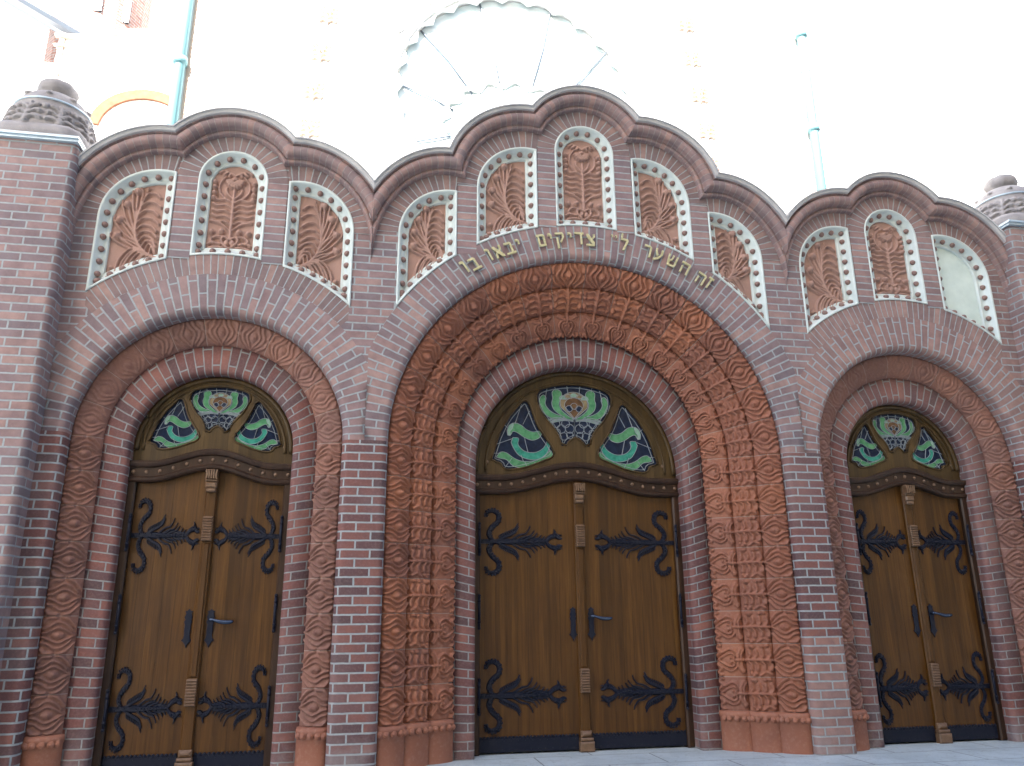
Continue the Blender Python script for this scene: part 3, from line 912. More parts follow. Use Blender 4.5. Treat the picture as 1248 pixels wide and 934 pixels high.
# ------------------------------------------------------------------ gilded inscription on the middle arch
def strk(pts, w): return ('s', pts, w)
GL = {
 'vav': ([[(0, 1), (.22, 1), (.36, .88), (.36, 0), (.22, 0), (.22, .78), (0, .82)]], .36),
 'bet': ([[(0, 1), (.5, 1), (.62, .88), (.62, .17), (.80, .17), (.80, 0), (0, 0), (0, .17), (.46, .17), (.46, .83), (0, .83)]], .8),
 'alef': ([[(0, 1), (.2, 1), (.8, .16), (.8, 0), (.6, 0), (0, .84)], [(.56, 1), (.74, 1), (.74, .72), (.54, .46), (.44, .56), (.58, .74)], [(.06, 0), (.24, 0), (.24, .26), (.36, .42), (.27, .53), (.06, .30)]], .8),
 'yod': ([[(0, 1), (.2, 1), (.32, .9), (.32, .56), (.18, .56), (.18, .80), (0, .82)]], .32),
 'mem': ([[(0, 1), (.6, 1), (.72, .88), (.72, 0), (.1, 0), (.1, .83), (0, .83)], [(.25, .83), (.56, .83), (.56, .17), (.25, .17)]], .72),
 'qof': ([[(0, 1), (.62, 1), (.74, .86), (.74, .60), (.48, .18), (.34, .22), (.58, .62), (.58, .83), (0, .83)], [(.08, .62), (.23, .62), (.23, -.32), (.08, -.32)]], .74),
 'dalet': ([[(0, 1), (.8, 1), (.8, .83), (.66, .83), (.66, 0), (.5, 0), (.5, .83), (0, .83)]], .8),
 'tsadi': ([[(0, 1), (.18, 1), (.72, .34), (.72, 0), (0, 0), (0, .17), (.52, .17), (0, .82)], [(.56, 1), (.74, 1), (.74, .78), (.56, .56), (.46, .66), (.58, .80)]], .74),
 'lamed': ([[(0, 1.4), (.15, 1.4), (.15, 1), (.62, 1), (.70, .84), (.42, 0), (.24, 0), (.50, .83), (0, .83)]], .7),
 'resh': ([[(0, 1), (.52, 1), (.68, .86), (.68, 0), (.52, 0), (.52, .83), (0, .83)]], .68),
 'ayin': ([[(.56, 1), (.74, 1), (.74, .55), (.5, .14), (.1, -.08), (0, .06), (.38, .28), (.56, .58)], [(.04, 1), (.2, 1), (.2, .8), (.42, .42), (.30, .32), (.04, .78)]], .74),
 'shin': ([[(0, 1), (.16, 1), (.2, .52), (.37, .62), (.40, 1), (.55, 1), (.5, .56), (.29, .38), (.31, .17), (.68, .17), (.72, .3), (.76, 1), (.92, 1), (.88, .18), (.76, 0), (.2, 0), (.1, .14)]], .92),
 'he': ([[(0, 1), (.70, 1), (.82, .88), (.82, 0), (.66, 0), (.66, .83), (0, .83)], [(.08, .62), (.23, .62), (.23, 0), (.08, 0)]], .82),
 'zayin': ([[(0, 1), (.48, 1), (.48, .84), (.34, .80), (.34, 0), (.19, 0), (.19, .80), (0, .86)]], .48),
}
LET = [('vav', -35.94, 1.804), ('bet', -33.0, 1.785), ('vav', -28.4, 1.803), ('alef', -25.6, 1.795), ('bet', -22.2, 1.793), ('yod', -19.7, 1.825),
       ('mem', -13.2, 1.798), ('yod', -10.6, 1.828), ('qof', -7.9, 1.80), ('yod', -5.1, 1.828), ('dalet', -2.5, 1.80), ('tsadi', .7, 1.79),
       ('yod', 6.6, 1.835), ('yod', 7.7, 1.835), ('lamed', 10.2, 1.80), ('resh', 16.9, 1.807), ('ayin', 20.1, 1.81), ('shin', 24.2, 1.81), ('he', 28.2, 1.806), ('he', 33.4, 1.80), ('zayin', 36.0, 1.815)]
gl_me = {}
HL = .112
for nm, (outl, w) in GL.items():
    gl_me[nm] = flat_mesh('letter', [[((x - w / 2) * HL * .9, (z - .5) * HL) for x, z in o] for o in outl], -.030, -.012, M['gilt'], bev=.0022)
pin_me = None
for nm, a, r in LET:
    t = radians(a); sc = .55 if (nm == 'yod' and a > 0) else 1
    dz = 0
    if nm == 'yod': r = 1.798
    if nm == 'yod' and a > 0: r = 1.84
    put('letter', gl_me[nm], portal, (r * sin(t), 0, ZS + r * cos(t)), rot=(0, t, 0), scale=(sc, 1, sc))

# ------------------------------------------------------------------ doors
def rib_obj(): pass
def hinge_mesh():
    mb = MB(); y0, y1 = -.012, 0.0
    # local: x from 0 (hinge side) to .69, z about 0
    mb.box(-.05, .10, -.011, 0, -.018, .018)
    mb.ribbon([(.05, 0), (.12, 0), (.24, 0), (.40, 0), (.56, 0)], [.017, .020, .026, .015, .009], y0 - .006, y1)
    for s in (-1, 1):
        c = spline([(.115, .0), (.070, s * .055), (.095, s * .115), (.150, s * .165), (.150, s * .225), (.105, s * .252), (.062, s * .235), (.058, s * .200)], 34)
        mb.ribbon([tuple(p) for p in c], [.0165 + .004 * sin(pi * i / 34) - .008 * max(0, (i - 22) / 12) for i in range(35)], y0 - .003 * (s > 0), y1)
        for i in range(2, 34, 2):                       # studs along the S
            mb.dome(c[i][0], y0 - .004, c[i][1], .0075, .006, n=6, k=2)
        t = np.gradient(c, axis=0); t /= np.linalg.norm(t, axis=1, keepdims=True)
        for i in range(3, 35, 2):                       # little teeth on its outer side
            nn = np.array([-t[i][1], t[i][0]]) * (-s)
            p = c[i] + nn * .018
            mb.dome(p[0], y0 + .004, p[1], .010, .008, n=6, k=2)
        # plume: outer serrated wing, then flame-like fronds
        wing = spline([(.15, s * .012), (.22, s * .045), (.29, s * .075), (.325, s * .125)], 12)
        mb.ribbon([tuple(p) for p in wing], [.012 + .006 * sin(pi * i / 12) - .008 * i / 12 for i in range(13)], y0 - .002, y1)
        for i in range(1, 12):
            p = wing[i]; mb.ribbon([(p[0], p[1]), (p[0] - .008, p[1] + s * .022), (p[0] + .004, p[1] + s * .042)], [.009, .008, .002], y0 + .003, y1)
        for j, (xa, xb, hh) in enumerate(((.26, .42, .130), (.31, .455, .095), (.36, .48, .074), (.42, .515, .058), (.46, .545, .046), (.50, .57, .036))):
            f = spline([(xa, s * .012), (xa + (xb - xa) * .45, s * hh * .42), (xa + (xb - xa) * .75, s * hh * .50), (xb - .008, s * hh * .80), (xb, s * hh)], 12)
            mb.ribbon([tuple(p) for p in f], [.0105 - .0065 * i / 12 for i in range(13)], y0 + .001 * (j % 3), y1)
        claw = spline([(.555, 0), (.585, s * .035), (.625, s * .050), (.640, s * .052), (.665, s * .032), (.690, s * .030)], 14)
        mb.ribbon([tuple(p) for p in claw], [.012 + .012 * sin(pi * i / 14) - .004 * i / 14 for i in range(15)], y0 - .003, y1)
        mb.ribbon([(.625, s * .05), (.632, s * .085), (.622, s * .105)], [.015, .010, .002], y0, y1)
        mb.ribbon([(.655, s * .04), (.672, s * .058), (.692, s * .054)], [.010, .007, .002], y0 + .001, y1)
        for q in ((.60, .042), (.62, .056), (.645, .048), (.63, .075)): mb.dome(q[0], y0 - .003, s * q[1], .007, .006, n=6, k=2)
    for q in range(7): mb.dome(.02 + .03 * q, y0 - .007, .009 * (-1) ** q, .0065, .006, n=6, k=2)
    for q in range(11): mb.dome(.25 + .028 * q, y0 - .008, 0, .006, .005, n=6, k=2)
    return mb.mesh('strap_hinge', M['iron'])
hinge_me = hinge_mesh()
hinge_small = hinge_me.copy()
co = np.empty(len(hinge_small.vertices) * 3, np.float32); hinge_small.vertices.foreach_get('co', co)
co = co.reshape(-1, 3); co[:, 0] *= .68; hinge_small.vertices.foreach_set('co', co.ravel()); hinge_small.update()

def mirrored(me, name):
    m2 = me.copy(); m2.name = name
    c = np.empty(len(m2.vertices) * 3, np.float32); m2.vertices.foreach_get('co', c); c = c.reshape(-1, 3); c[:, 0] *= -1
    m2.vertices.foreach_set('co', c.ravel()); m2.flip_normals(); m2.update(); return m2
hinge_r = mirrored(hinge_me, 'strap_hinge'); hinge_small_r = mirrored(hinge_small, 'strap_hinge')

def escutcheon_mesh():
    mb = MB()
    o = [(0, .13), (.010, .118), (.026, .112), (.018, .098), (.022, .085), (.028, .07), (.020, .055), (.028, .04), (.020, .02), (.022, -.02), (.019, -.05), (.024, -.075), (.036, -.088), (.022, -.098), (.010, -.115), (0, -.14)]
    full = o + [(-x, z) for x, z in reversed(o[1:-1])]
    me = flat_mesh('escutcheon', [full], -.011, 0, M['iron'], bev=.003)
    return me
esc_me = escutcheon_mesh()
def lever_mesh():
    mb = MB()
    mb.tube([(0, -.005, .055), (0, -.045, .055)], .011, n=10)
    c = spline([(0, -.045, .055), (.03, -.052, .050), (.08, -.052, .036), (.13, -.050, .034), (.165, -.048, .040)], 14)
    mb.tube([tuple(p) for p in c], [.011, .011, .010, .0095, .010, .012, .014, .015, .0155, .0155, .015, .0145, .013, .011, .006], n=10)
    return mb.mesh('lever_handle', M['steel'], smooth=True)
lever_me = lever_mesh()
tstud = MB(); tstud.dome(0, 0, 0, .0145, .014, n=10, k=4)
tstud_me = tstud.mesh('beam_stud', M['carved'], smooth=True)

def hump(x, q, A): 
    L = .70 * q
    return A * .5 * (1 + cos(pi * min(1, abs(x) / L)))

def fan_outlines(q):
    """three openings in the fanlight, unit: middle door metres relative to (0, 2.205)"""
    L = spline([(-.735, .085), (-.715, .145), (-.665, .30), (-.585, .45), (-.50, .555), (-.46, .60), (-.425, .60), (-.395, .545), (-.365, .455), (-.325, .365), (-.265, .275), (-.215, .205), (-.200, .150), (-.225, .115), (-.30, .085), (-.42, .035), (-.53, .010), (-.60, .005), (-.640, .020), (-.655, .055), (-.69, .065)], 64)
    C = np.vstack([spline([(-.335, .60), (-.33, .68), (-.27, .725), (-.14, .758), (0, .770), (.14, .758), (.27, .725), (.33, .68), (.335, .60)], 30),
                   spline([(.31, .535), (.25, .445), (.185, .375), (.145, .30), (.125, .215)], 12),
                   spline([(.085, .225), (.06, .265), (0, .30), (-.06, .265), (-.085, .225)], 12),
                   spline([(-.125, .215), (-.145, .30), (-.185, .375), (-.25, .445), (-.31, .535)], 12)])
    Lp = [tuple(p * q) for p in L]; Cp = [tuple(p * q) for p in C]
    return Lp, Cp, [(-x, z) for x, z in reversed(Lp)]

def glass_side(q, s):
    """lily-leaf pane; returns list of (outline, material index, y)"""
    def m(pts): return [(s * x * q, z * q) for x, z in pts]
    top = spline([(-.60, .345), (-.585, .385), (-.54, .41), (-.48, .395), (-.43, .355), (-.37, .335), (-.325, .345), (-.30, .325), (-.32, .285), (-.38, .262), (-.45, .285), (-.51, .325), (-.55, .335), (-.565, .31), (-.59, .305)], 40)
    tip = spline([(-.60, .345), (-.585, .385), (-.545, .405), (-.555, .36), (-.575, .335), (-.57, .30), (-.595, .30)], 20)
    mid = spline([(-.55, .28), (-.50, .275), (-.505, .22), (-.45, .165), (-.36, .155), (-.28, .20), (-.235, .285), (-.225, .22), (-.26, .145), (-.33, .098), (-.42, .095), (-.50, .13), (-.545, .19), (-.565, .24)], 44)
    low = spline([(-.695, .105), (-.66, .150), (-.605, .145), (-.54, .10), (-.46, .075), (-.36, .085), (-.28, .12), (-.225, .175), (-.205, .14), (-.235, .10), (-.31, .06), (-.40, .03), (-.48, .02), (-.55, .035), (-.605, .085), (-.655, .095)], 44)
    return [(m(top), 1, -.004), (m(tip), 2, -.006), (m(mid), 3, -.004), (m(low), 1, -.005)]

def glass_centre(q):
    out = []
    def m(pts, s=1): return [(s * x * q, z * q) for x, z in pts]
    for s in (-1, 1):
        a = spline([(.005, .37), (.07, .42), (.12, .48), (.135, .55), (.11, .62), (.115, .68), (.16, .705), (.195, .67), (.19, .60), (.20, .54), (.18, .47), (.12, .41), (.05, .36)], 34)
        b = spline([(.09, .395), (.18, .43), (.235, .48), (.26, .54), (.25, .60), (.275, .635), (.305, .60), (.31, .53), (.29, .46), (.25, .405), (.19, .37), (.12, .365)], 34)
        out += [(m(a, s), 1, -.005), (m(b, s), 1, -.004)]
        for j, (w, l) in enumerate(((.30, .27), (.25, .265), (.21, .28))):
            c = spline([(.01, .35 + .004 * j), (w * .55, .375 - .01 * j), (w, l + .045)], 10)
            n = [(p[0], p[1] + .010) for p in c] + [(p[0], p[1] - .006) for p in c[::-1]]
            out.append((m(n, s), 2, -.003 - .0005 * j))
    n_up = len(out)
    fan = [(0, .37)] + arc(0, .545, .125, .135, -20, 200, 24)
    out.append((m(fan), 4, -.0035))
    inn = [(0, .38)] + arc(0, .53, .085, .085, -15, 195, 18)
    out.append((m(inn), 5, -.0045))
    for k in range(3):
        out.append((m(arc(-.045 + .045 * k, .49 + .03 * (k == 1), .03, .035, 0, 360, 12)[:-1]), 0 if k != 1 else 5, -.0055 - .0004 * k))
    for k in range(-2, 3):
        out.append((m(arc(k * .05, .60 + .03 * (1 - abs(k) / 2), .033, .036, -10, 190, 10)), 2 if k % 2 == 0 else 4, -.0052 - .0003 * (k + 2)))
    return [([(x, (.46 + (z / q - .37) * .80) * q) for x, z in pts], mi, y) for pts, mi, y in out]

def lead_lines(outlines, w=.0028):
    mb = MB()
    for pts in outlines:
        mb.ribbon(pts, [w] * len(pts), -.0085, -.0005)
    return mb

def join_meshes(name, parts, mats):
    V = []; F = []; MI = []
    for me, mi in parts:
        b = len(V); V += [tuple(v.co) for v in me.vertices]
        for p in me.polygons: F.append(tuple(b + i for i in p.vertices)); MI.append(mi)
        bpy.data.meshes.remove(me)
    return mkmesh(name, V, F, mats, None, MI)

GM = [M['g_navy'], M['g_green'], M['g_pale'], M['g_teal'], M['g_amber'], M['g_brown'], M['lead']]
def pane_mesh(outline, pieces, lines, q):
    parts = []
    big = offset_poly(outline, -.012).tolist()
    parts.append((flat_mesh('p', [big], 0, .006, M['g_navy']), 0))
    for pts, mi, y in pieces: parts.append((flat_mesh('p', [pts], y, y + .0045, M['g_navy']), mi))
    lb = MB()
    for pts, w in lines: lb.ribbon(pts, [w * q] * len(pts), -.0095, -.001)
    for pts, mi, y in pieces:
        c = list(pts) + [pts[0]]
        lb.ribbon(c, [.0026 * q] * len(c), -.0085, -.001)
    inn = offset_poly(outline, .022); c = [tuple(p) for p in inn[::2]]; c.append(c[0]); lb.ribbon(c, [.0028 * q] * len(c), -.0075, -.001)
    parts.append((lb.mesh('l', M['lead']), 6))
    return join_meshes('stained_glass', parts, GM)

def side_lines(q, s):
    L = []
    for a, b in (((-.47, .58), (-.53, .40)), ((-.40, .52), (-.46, .40)), ((-.62, .39), (-.59, .36)), ((-.69, .22), (-.56, .27)), ((-.45, .285), (-.42, .16)), ((-.30, .32), (-.23, .30)),
                 ((-.45, .075), (-.43, .03)), ((-.56, .10), (-.62, .02)), ((-.48, .13), (-.46, .075)), ((-.33, .10), (-.34, .085)), ((-.28, .33), (-.36, .44)), ((-.66, .14), (-.72, .14)), ((-.36, .07), (-.37, .035))):
        L.append(([(s * a[0] * q, a[1] * q), (s * b[0] * q, b[1] * q)], .0025))
    return L
def centre_lines(q):
    L = []
    for s in (-1, 1):
        for a, b in (((.06, .76), (.05, .69)), ((.16, .71), (.17, .75)), ((.24, .73), (.26, .63)), ((.31, .53), (.33, .60)), ((.30, .46), (.30, .53)), ((.30, .31), (.26, .43)), ((.16, .24), (.22, .37)), ((.0, .30), (.0, .45))):
            L.append(([(s * a[0] * q, a[1] * q), (s * b[0] * q, b[1] * q)], .0025))
        for cx, cz, r in ((.045, .375, .04), (.12, .37, .038), (.08, .42, .036), (.165, .415, .034), (.10, .305, .034), (.045, .315, .03), (.155, .345, .025)):
            c = arc(cx, cz, r, r, 0, 360, 16); L.append(([(s * x * q, z * q) for x, z in c], .0026))
    return L

def build_door(x0, w, yd, q, zc, hng, hng_r, label, handle=True):
    d = thing('wooden_door', label, 'door', (x0, yd, 0), 'double doors of the portal')
    A = .125 * (.5 + .5 * q)
    lf_w = w - .055
    def topz(x): return 1.99 + hump(x, q, A)
    # frame posts
    for s in (-1, 1):
        mb = MB()
        a, b = sorted((s * (w - .062), s * (w + .03)))
        mb.box(a, b, .0, .10, 0, 2.08, bev=.012)
        fr = put('door_frame', mb.mesh('door_frame', M['dark_oak']), d)
        for z in (.42, 1.05, 1.62):                      # long barrel hinges on the posts
            h = MB()
            xx = s * (w - .055)
            h.tube([(xx, -.010, z - .12), (xx, -.010, z + .12)], .011, n=8)
            for dz in (-.125, -.08, .08, .125): h.dome(xx, -.016, z + dz, .013, .012, n=8)
            put('hinge_barrel', h.mesh('hinge_barrel', M['iron'], smooth=True), fr)
    # leaves
    for s in (-1, 1):
        xa, xb = (-lf_w, -.004) if s < 0 else (.004, lf_w)
        n = 20
        o = [(xa, .012), (xb, .012)] + [(xb + (xa - xb) * i / n, topz(xb + (xa - xb) * i / n) + .03) for i in range(n + 1)]
        leaf = put('door_leaf', flat_mesh('door_leaf', [o], .045, .09, M['oak'], bev=.003), d)
        hm = hng if s < 0 else hng_r
        for z in (.42, 1.605):
            put('strap_hinge', hm, leaf, (s * (lf_w - .012), .044, z))
        # iron kick plate with rope edge and rivets
        kb = MB(); ka, kb2 = (xa + .004, xb - .045) if s < 0 else (xb * 0 + .055, xb - .004)
        kb.box(ka, kb2, .034, .0445, .014, .118, bev=.003)
        m = int((kb2 - ka) / .028)
        for i in range(m):
            x = ka + (kb2 - ka) * (i + .5) / m
            kb.dome(x, .037, .118, .0125, .010, n=8, k=3); kb.dome(x, .034, .118, .005, .007, n=6, k=2)
            if i % 2 == 0: kb.dome(x, .034, .035, .005, .005, n=6, k=2); kb.dome(x + .014, .034, .096, .004, .004, n=6, k=2)
        put('kick_plate', kb.mesh('kick_plate', M['iron']), leaf)
        xe = -.068 if s < 0 else .085
        put('escutcheon', esc_me, leaf, (xe, .044, .955))
        if s > 0: put('lever_handle', lever_me, leaf, (xe, .040, .955))
    # astragal with carved blocks
    ab = MB()
    ab.box(-.034, .046, .018, .050, .11, topz(0) + .01, bev=.008)
    ab.box(-.018, .030, .008, .019, .62, 1.55, bev=.006)
    ast = put('astragal', ab.mesh('astragal', M['oak']), d)
    def fluted(z0, z1, wd, n):
        b = MB()
        for i in range(n):
            za = z0 + (z1 - z0) * i / n; zb = z0 + (z1 - z0) * (i + .8) / n
            b.box(.006 - wd, .006 + wd, -.022, .02, za, zb, bev=.008)
        b.box(.006 - wd * .85, .006 + wd * .85, -.008, .019, z0, z1)
        put('carved_block', b.mesh('carved_block', M['carved']), ast)
    fluted(1.565, 1.745, .036, 9); fluted(.43, .61, .036, 9)
    b = MB()                                             # bracket-like capital under the beam
    b.box(-.034, .046, -.030, .02, 1.955, 2.00, bev=.010); b.box(-.038, .050, -.034, .02, 2.003, 2.018, bev=.005)
    b.box(-.028, .040, -.026, .02, 1.925, 1.953, bev=.008)
    for k2 in range(5): b.ribbon([(-.030 + .018 * k2, 2.02), (-.026 + .016 * k2, 2.055), (-.034 + .020 * k2, 2.088)], [.008, .011, .006], -.052, .0)
    b.box(-.030, .042, -.03, .02, 2.02, 2.095, bev=.012)
    put('carved_block', b.mesh('carved_block', M['carved']), ast)
    b = MB(); b.box(-.052, .064, -.025, .03, .0, .075, bev=.010); b.box(-.045, .057, -.018, .03, .078, .102, bev=.008); b.box(-.038, .050, -.012, .03, .104, .150, bev=.018)
    put('carved_block', b.mesh('carved_block', M['carved']), ast)
    # curved transom beam
    prof = [(-.0, .07), (-.0, -.005), (.012, -.018), (.030, -.022), (.040, -.008), (.046, -.002), (.108, -.006), (.114, -.024), (.124, -.030), (.134, -.034), (.148, -.036), (.156, -.030), (.160, -.016), (.160, .05)]
    n = 70; P = np.zeros((n + 1, len(prof), 3)); wb = w + .012
    for i in range(n + 1):
        x = -wb + 2 * wb * i / n
        for j, (dz, y) in enumerate(prof): P[i, j] = (x, y, topz(x) + dz)
    beam = put('transom_beam', grid_mesh('transom_beam', P, M['dark_oak'], None, smooth=False), d)
    m = 19 if q > .9 else 13
    for i in range(m):
        x = -wb + 2 * wb * (i + .5) / m
        put('beam_stud', tstud_me, beam, (x, -.003, topz(x) + .077))
    # fanlight
    R = w - .004
    o = arc(0, zc, R, R, 0, 180, 60) + [(-R, topz(-R) + .14)] + [(-R + 2 * R * i / 40, topz(-R + 2 * R * i / 40) + .14) for i in range(1, 40)] + [(R, topz(R) + .14)]
    outl = fan_outlines(q)
    hs = [[(x, z + zc) for x, z in h] for h in outl]
    fl = put('fanlight_frame', flat_mesh('fanlight_frame', [o] + hs, .030, .07, M['frame_oak'], bev=.006), d)
    rb = MB()                                            # rounded outer moulding and beads round the glass
    for rr, th in ((R - .022, .022), (R - .098 * q - .005, .010)):
        P2 = [(rr * cos(a), .026, zc + rr * sin(a)) for a in np.linspace(-.02, pi + .02, 60)]
        rb.tube(P2, th, n=8)
    put('fanlight_moulding', rb.mesh('fanlight_moulding', M['frame_oak'], smooth=True), fl)
    bb = MB()
    for h in hs:
        c = offset_poly(h, -.006)[::2]; c = [(p[0], .028, p[1]) for p in c]; c.append(c[0]); bb.tube(c, .0085, n=6)
    put('glazing_bead', bb.mesh('glazing_bead', M['frame_oak'], smooth=True), fl)
    for (sx, pl, ln) in ((-1, glass_side(q, 1), side_lines(q, 1)), (0, glass_centre(q), centre_lines(q)), (1, glass_side(q, -1), side_lines(q, -1))):
        me = pane_mesh(outl[sx + 1], pl, ln, q)
        put('stained_glass', me, fl, (0, .052, zc))
    for sx in (-1, 1):
        rm = MB(); rm.dome(0, 0, 0, .014 * q + .002, .01, n=10); put('rosette', rm.mesh('rosette', M['carved'], smooth=True), fl, (sx * .78 * q, .03, zc + .06 * q))
    return d

build_door(0, .90, DC, 1.0, 2.205, hinge_me, hinge_r, 'widest oak double door under the middle arch with the gilded inscription')
build_door(-SX, .59, DS, .655, 2.25, hinge_small, hinge_small_r, 'narrow oak double door in the arch beside the tall left brick pillar')
build_door(SX, .59, DS, .655, 2.25, hinge_small, hinge_small_r, 'narrow oak double door in the arch below the plain white panel')

# backing slab and flat roof added out of view to stop light leaks
mb = MB()
mb.box(-4.0, 4.0, .72, 1.0, 0, 4.2)
for s in (-1, 1):
    mb.box(*sorted((s * 1.45, s * 2.2)), .46, .72, 0, 2.29); mb.box(*sorted((s * 3.5, s * 4.0)), .34, .72, 0, 2.29)
put('backing_wall', mb.mesh('backing_wall', M['brick'], uvf=lambda v: (v[0], v[2])), portal)
mb = MB(); mb.box(-4.6, 4.6, .38, 3.0, 4.05, 4.2)
put('light_stop_roof', mb.mesh('light_stop_roof', M['roofmetal']), portal)

# ------------------------------------------------------------------ flanking pillars with stone finials
def pillar(s, label):
    t = thing('brick_pillar', label, 'pillar', (s * 4.375, .15, 0), 'brick pillars flanking the portal')
    hw = .345; yf = -.34; r = .05
    pr = [(-hw, .35)] + [(-hw + r - r * cos(pi / 2 * i / 6), yf + r - r * sin(pi / 2 * i / 6)) for i in range(7)]
    pr += [(hw - r + r * sin(pi / 2 * i / 6), yf + r - r * cos(pi / 2 * i / 6)) for i in range(7)] + [(hw, .35), (-hw, .35)]
    U = [0]
    for a, b in zip(pr, pr[1:]): U.append(U[-1] + math.hypot(b[0] - a[0], b[1] - a[1]))
    zz = np.linspace(0, 4.47, 12)
    P = np.array([[(x, y, z) for x, y in pr] for z in zz]); UV = np.array([[(u + .07, z) for u in U] for z in zz])
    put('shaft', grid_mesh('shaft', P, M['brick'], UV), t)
    mb = MB(); mb.box(-hw - .02, hw + .012, yf - .03, .36, 4.472, 4.492); mb.box(-hw - .03, hw + .016, yf - .045, .37, 4.493, 4.512)
    put('metal_flashing', mb.mesh('metal_flashing', M['zinc']), t)
    # finial: plinth, carved dome, string, bun
    rows = [(.335, 4.513), (.345, 4.55), (.345, 4.60), (.325, 4.635)]
    mb = MB()
    n = 28
    def sq(a, rr):                                       # rounded square
        c, s_ = abs(cos(a)), abs(sin(a)); return rr / ((c ** 5 + s_ ** 5) ** (1 / 5))
    V = []
    for (rr, z) in rows:
        for k in range(n):
            a = 2 * pi * k / n; q = sq(a, rr); V.append((q * cos(a), q * sin(a), z))
    F = [(i * n + k, i * n + (k + 1) % n, (i + 1) * n + (k + 1) % n, (i + 1) * n + k) for i in range(len(rows) - 1) for k in range(n)]
    F.append(tuple(3 * n + k for k in range(n)))
    mb.add(V, F)
    fin = put('finial_base', mb.mesh('finial_base', M['stone'], smooth=True), t)
    mb = MB()
    Wc, Hc = 2 * pi * .3, .45; S = []; B = []
    for q in range(-1, 10):                              # acanthus leaves round the foot, rosettes higher up
        c = (q + .5) * Wc / 9
        S.append(([(c, .05), (c, .13), (c + .01, .235)], .020, .012, .034))
        for e in (-1, 1):
            S.append(([(c, .07), (c + e * .045, .10), (c + e * .085, .085)], .014, .020, .030))
            S.append(([(c, .11), (c + e * .050, .155), (c + e * .075, .150)], .013, .020, .032))
            S.append(([(c, .16), (c + e * .030, .205), (c + e * .055, .215)], .012, .018, .030))
        B.append((c + Wc / 18, .215, .026, .026, .030)); B.append((c + Wc / 18, .365, .030, .022, .026))
    ZC = hfield(200, 90, Wc, Hc, S, B)
    def carve(a, z, r):
        i = int((a % (2 * pi)) / (2 * pi) * 199); j = int(min(max((z - 4.60) / Hc, 0), 1) * 89)
        return float(ZC[i, j])
    pk = [(.30, 4.60), (.325, 4.635), (.325, 4.66), (.312, 4.70), (.300, 4.75), (.292, 4.79), (.282, 4.83), (.274, 4.87), (.278, 4.89), (.268, 4.905), (.262, 4.93), (.245, 4.965), (.215, 5.0), (.175, 5.03), (.12, 5.05)]
    zz2 = np.linspace(4.60, 5.05, 90)
    prof = [(float(np.interp(z, [q[1] for q in pk], [q[0] for q in pk])), float(z)) for z in zz2]
    mb.lathe(prof, n=200, bump=carve)
    put('finial_dome', mb.mesh('finial_dome', M['stone'], smooth=True), t)
    mb = MB(); mb.tube([(.279 * cos(a), .279 * sin(a), 4.893) for a in np.linspace(0, 2 * pi, 40)], .009, n=6)
    put('string_moulding', mb.mesh('string_moulding', M['zinc'], smooth=True), t)
    mb = MB(); prof = [(.10, 5.04), (.11, 5.07), (.135, 5.09), (.150, 5.12), (.145, 5.155), (.12, 5.185), (.08, 5.205), (.045, 5.215), (.03, 5.235), (.012, 5.242)]
    mb.lathe(prof, n=32, bump=lambda a, z, r: .004 * sin(a * 8) if z < 5.2 else 0)
    put('finial_knob', mb.mesh('finial_knob', M['stone'], smooth=True), t)
    return t
pillar(-1, 'tall brick pillar with a carved stone finial at the left end of the portal')
pillar(1, 'tall brick pillar with a carved stone finial at the right end of the portal')

# ------------------------------------------------------------------ the white main building behind
YB = 3.0
syn = thing('white_building', 'sunlit white plastered building rising behind the brick portal with a rose window', 'building', (0, YB, 0))
mb = MB()
o = [(-4.3, 4.0), (4.3, 4.0), (4.3, 15.5), (-4.3, 15.5)]
rose_c = (0.0, 7.80); RO = 1.62
hole = arc(*rose_c, RO, RO, 0, 360, 72)[:-1]
put('front_wall', flat_mesh('front_wall', [o, hole], 0, 1.2, M['plaster']), syn)
# rose window
mb = MB()
mb.tube([(rose_c[0] + 1.76 * cos(a), -.01, rose_c[1] + 1.76 * sin(a)) for a in np.linspace(0, 2 * pi, 90)], .028, n=8)
win = put('rose_window', mb.mesh('rose_window', M['plaster'], smooth=True), syn)
sc = []
NS = 26
for kx in range(NS):
    a0 = 2 * pi * kx / NS; a1 = 2 * pi * (kx + 1) / NS
    p0 = (rose_c[0] + 1.53 * cos(a0), rose_c[1] + 1.53 * sin(a0)); p1 = (rose_c[0] + 1.53 * cos(a1), rose_c[1] + 1.53 * sin(a1))
    am = (a0 + a1) / 2; pm = (rose_c[0] + 1.63 * cos(am), rose_c[1] + 1.63 * sin(am))
    sc += [tuple(p) for p in spline([p0, pm, p1], 8)[:-1]]
put('window_rim', flat_mesh('window_rim', [arc(*rose_c, 1.66, 1.66, 0, 360, 72)[:-1], sc], .04, .12, M['plaster']), win)
put('leaded_glass', flat_mesh('leaded_glass', [arc(*rose_c, 1.6, 1.6, 0, 360, 60)[:-1]], .15, .17, M['roseglass']), win)
hub = (0.0, 7.25)
mb = MB()
for a in (20, 48, 76, 104, 132, 160, -12, 192, 222, -42):
    a = radians(a); dx, dz = cos(a), sin(a)
    bq = dz * (hub[1] - rose_c[1]); tt = -bq + sqrt(bq * bq - (hub[1] - rose_c[1]) ** 2 + 1.6 ** 2)
    mb.tube([(hub[0] + dx * .9, .13, hub[1] + dz * .72), (hub[0] + dx * (tt + .9) / 2 + .03 * dz, .12, hub[1] + dz * (tt + .8) / 2), (hub[0] + dx * tt, .13, hub[1] + dz * tt)], .013, n=6)
put('glazing_bar', mb.mesh('glazing_bar', M['roofmetal'], smooth=True), win)
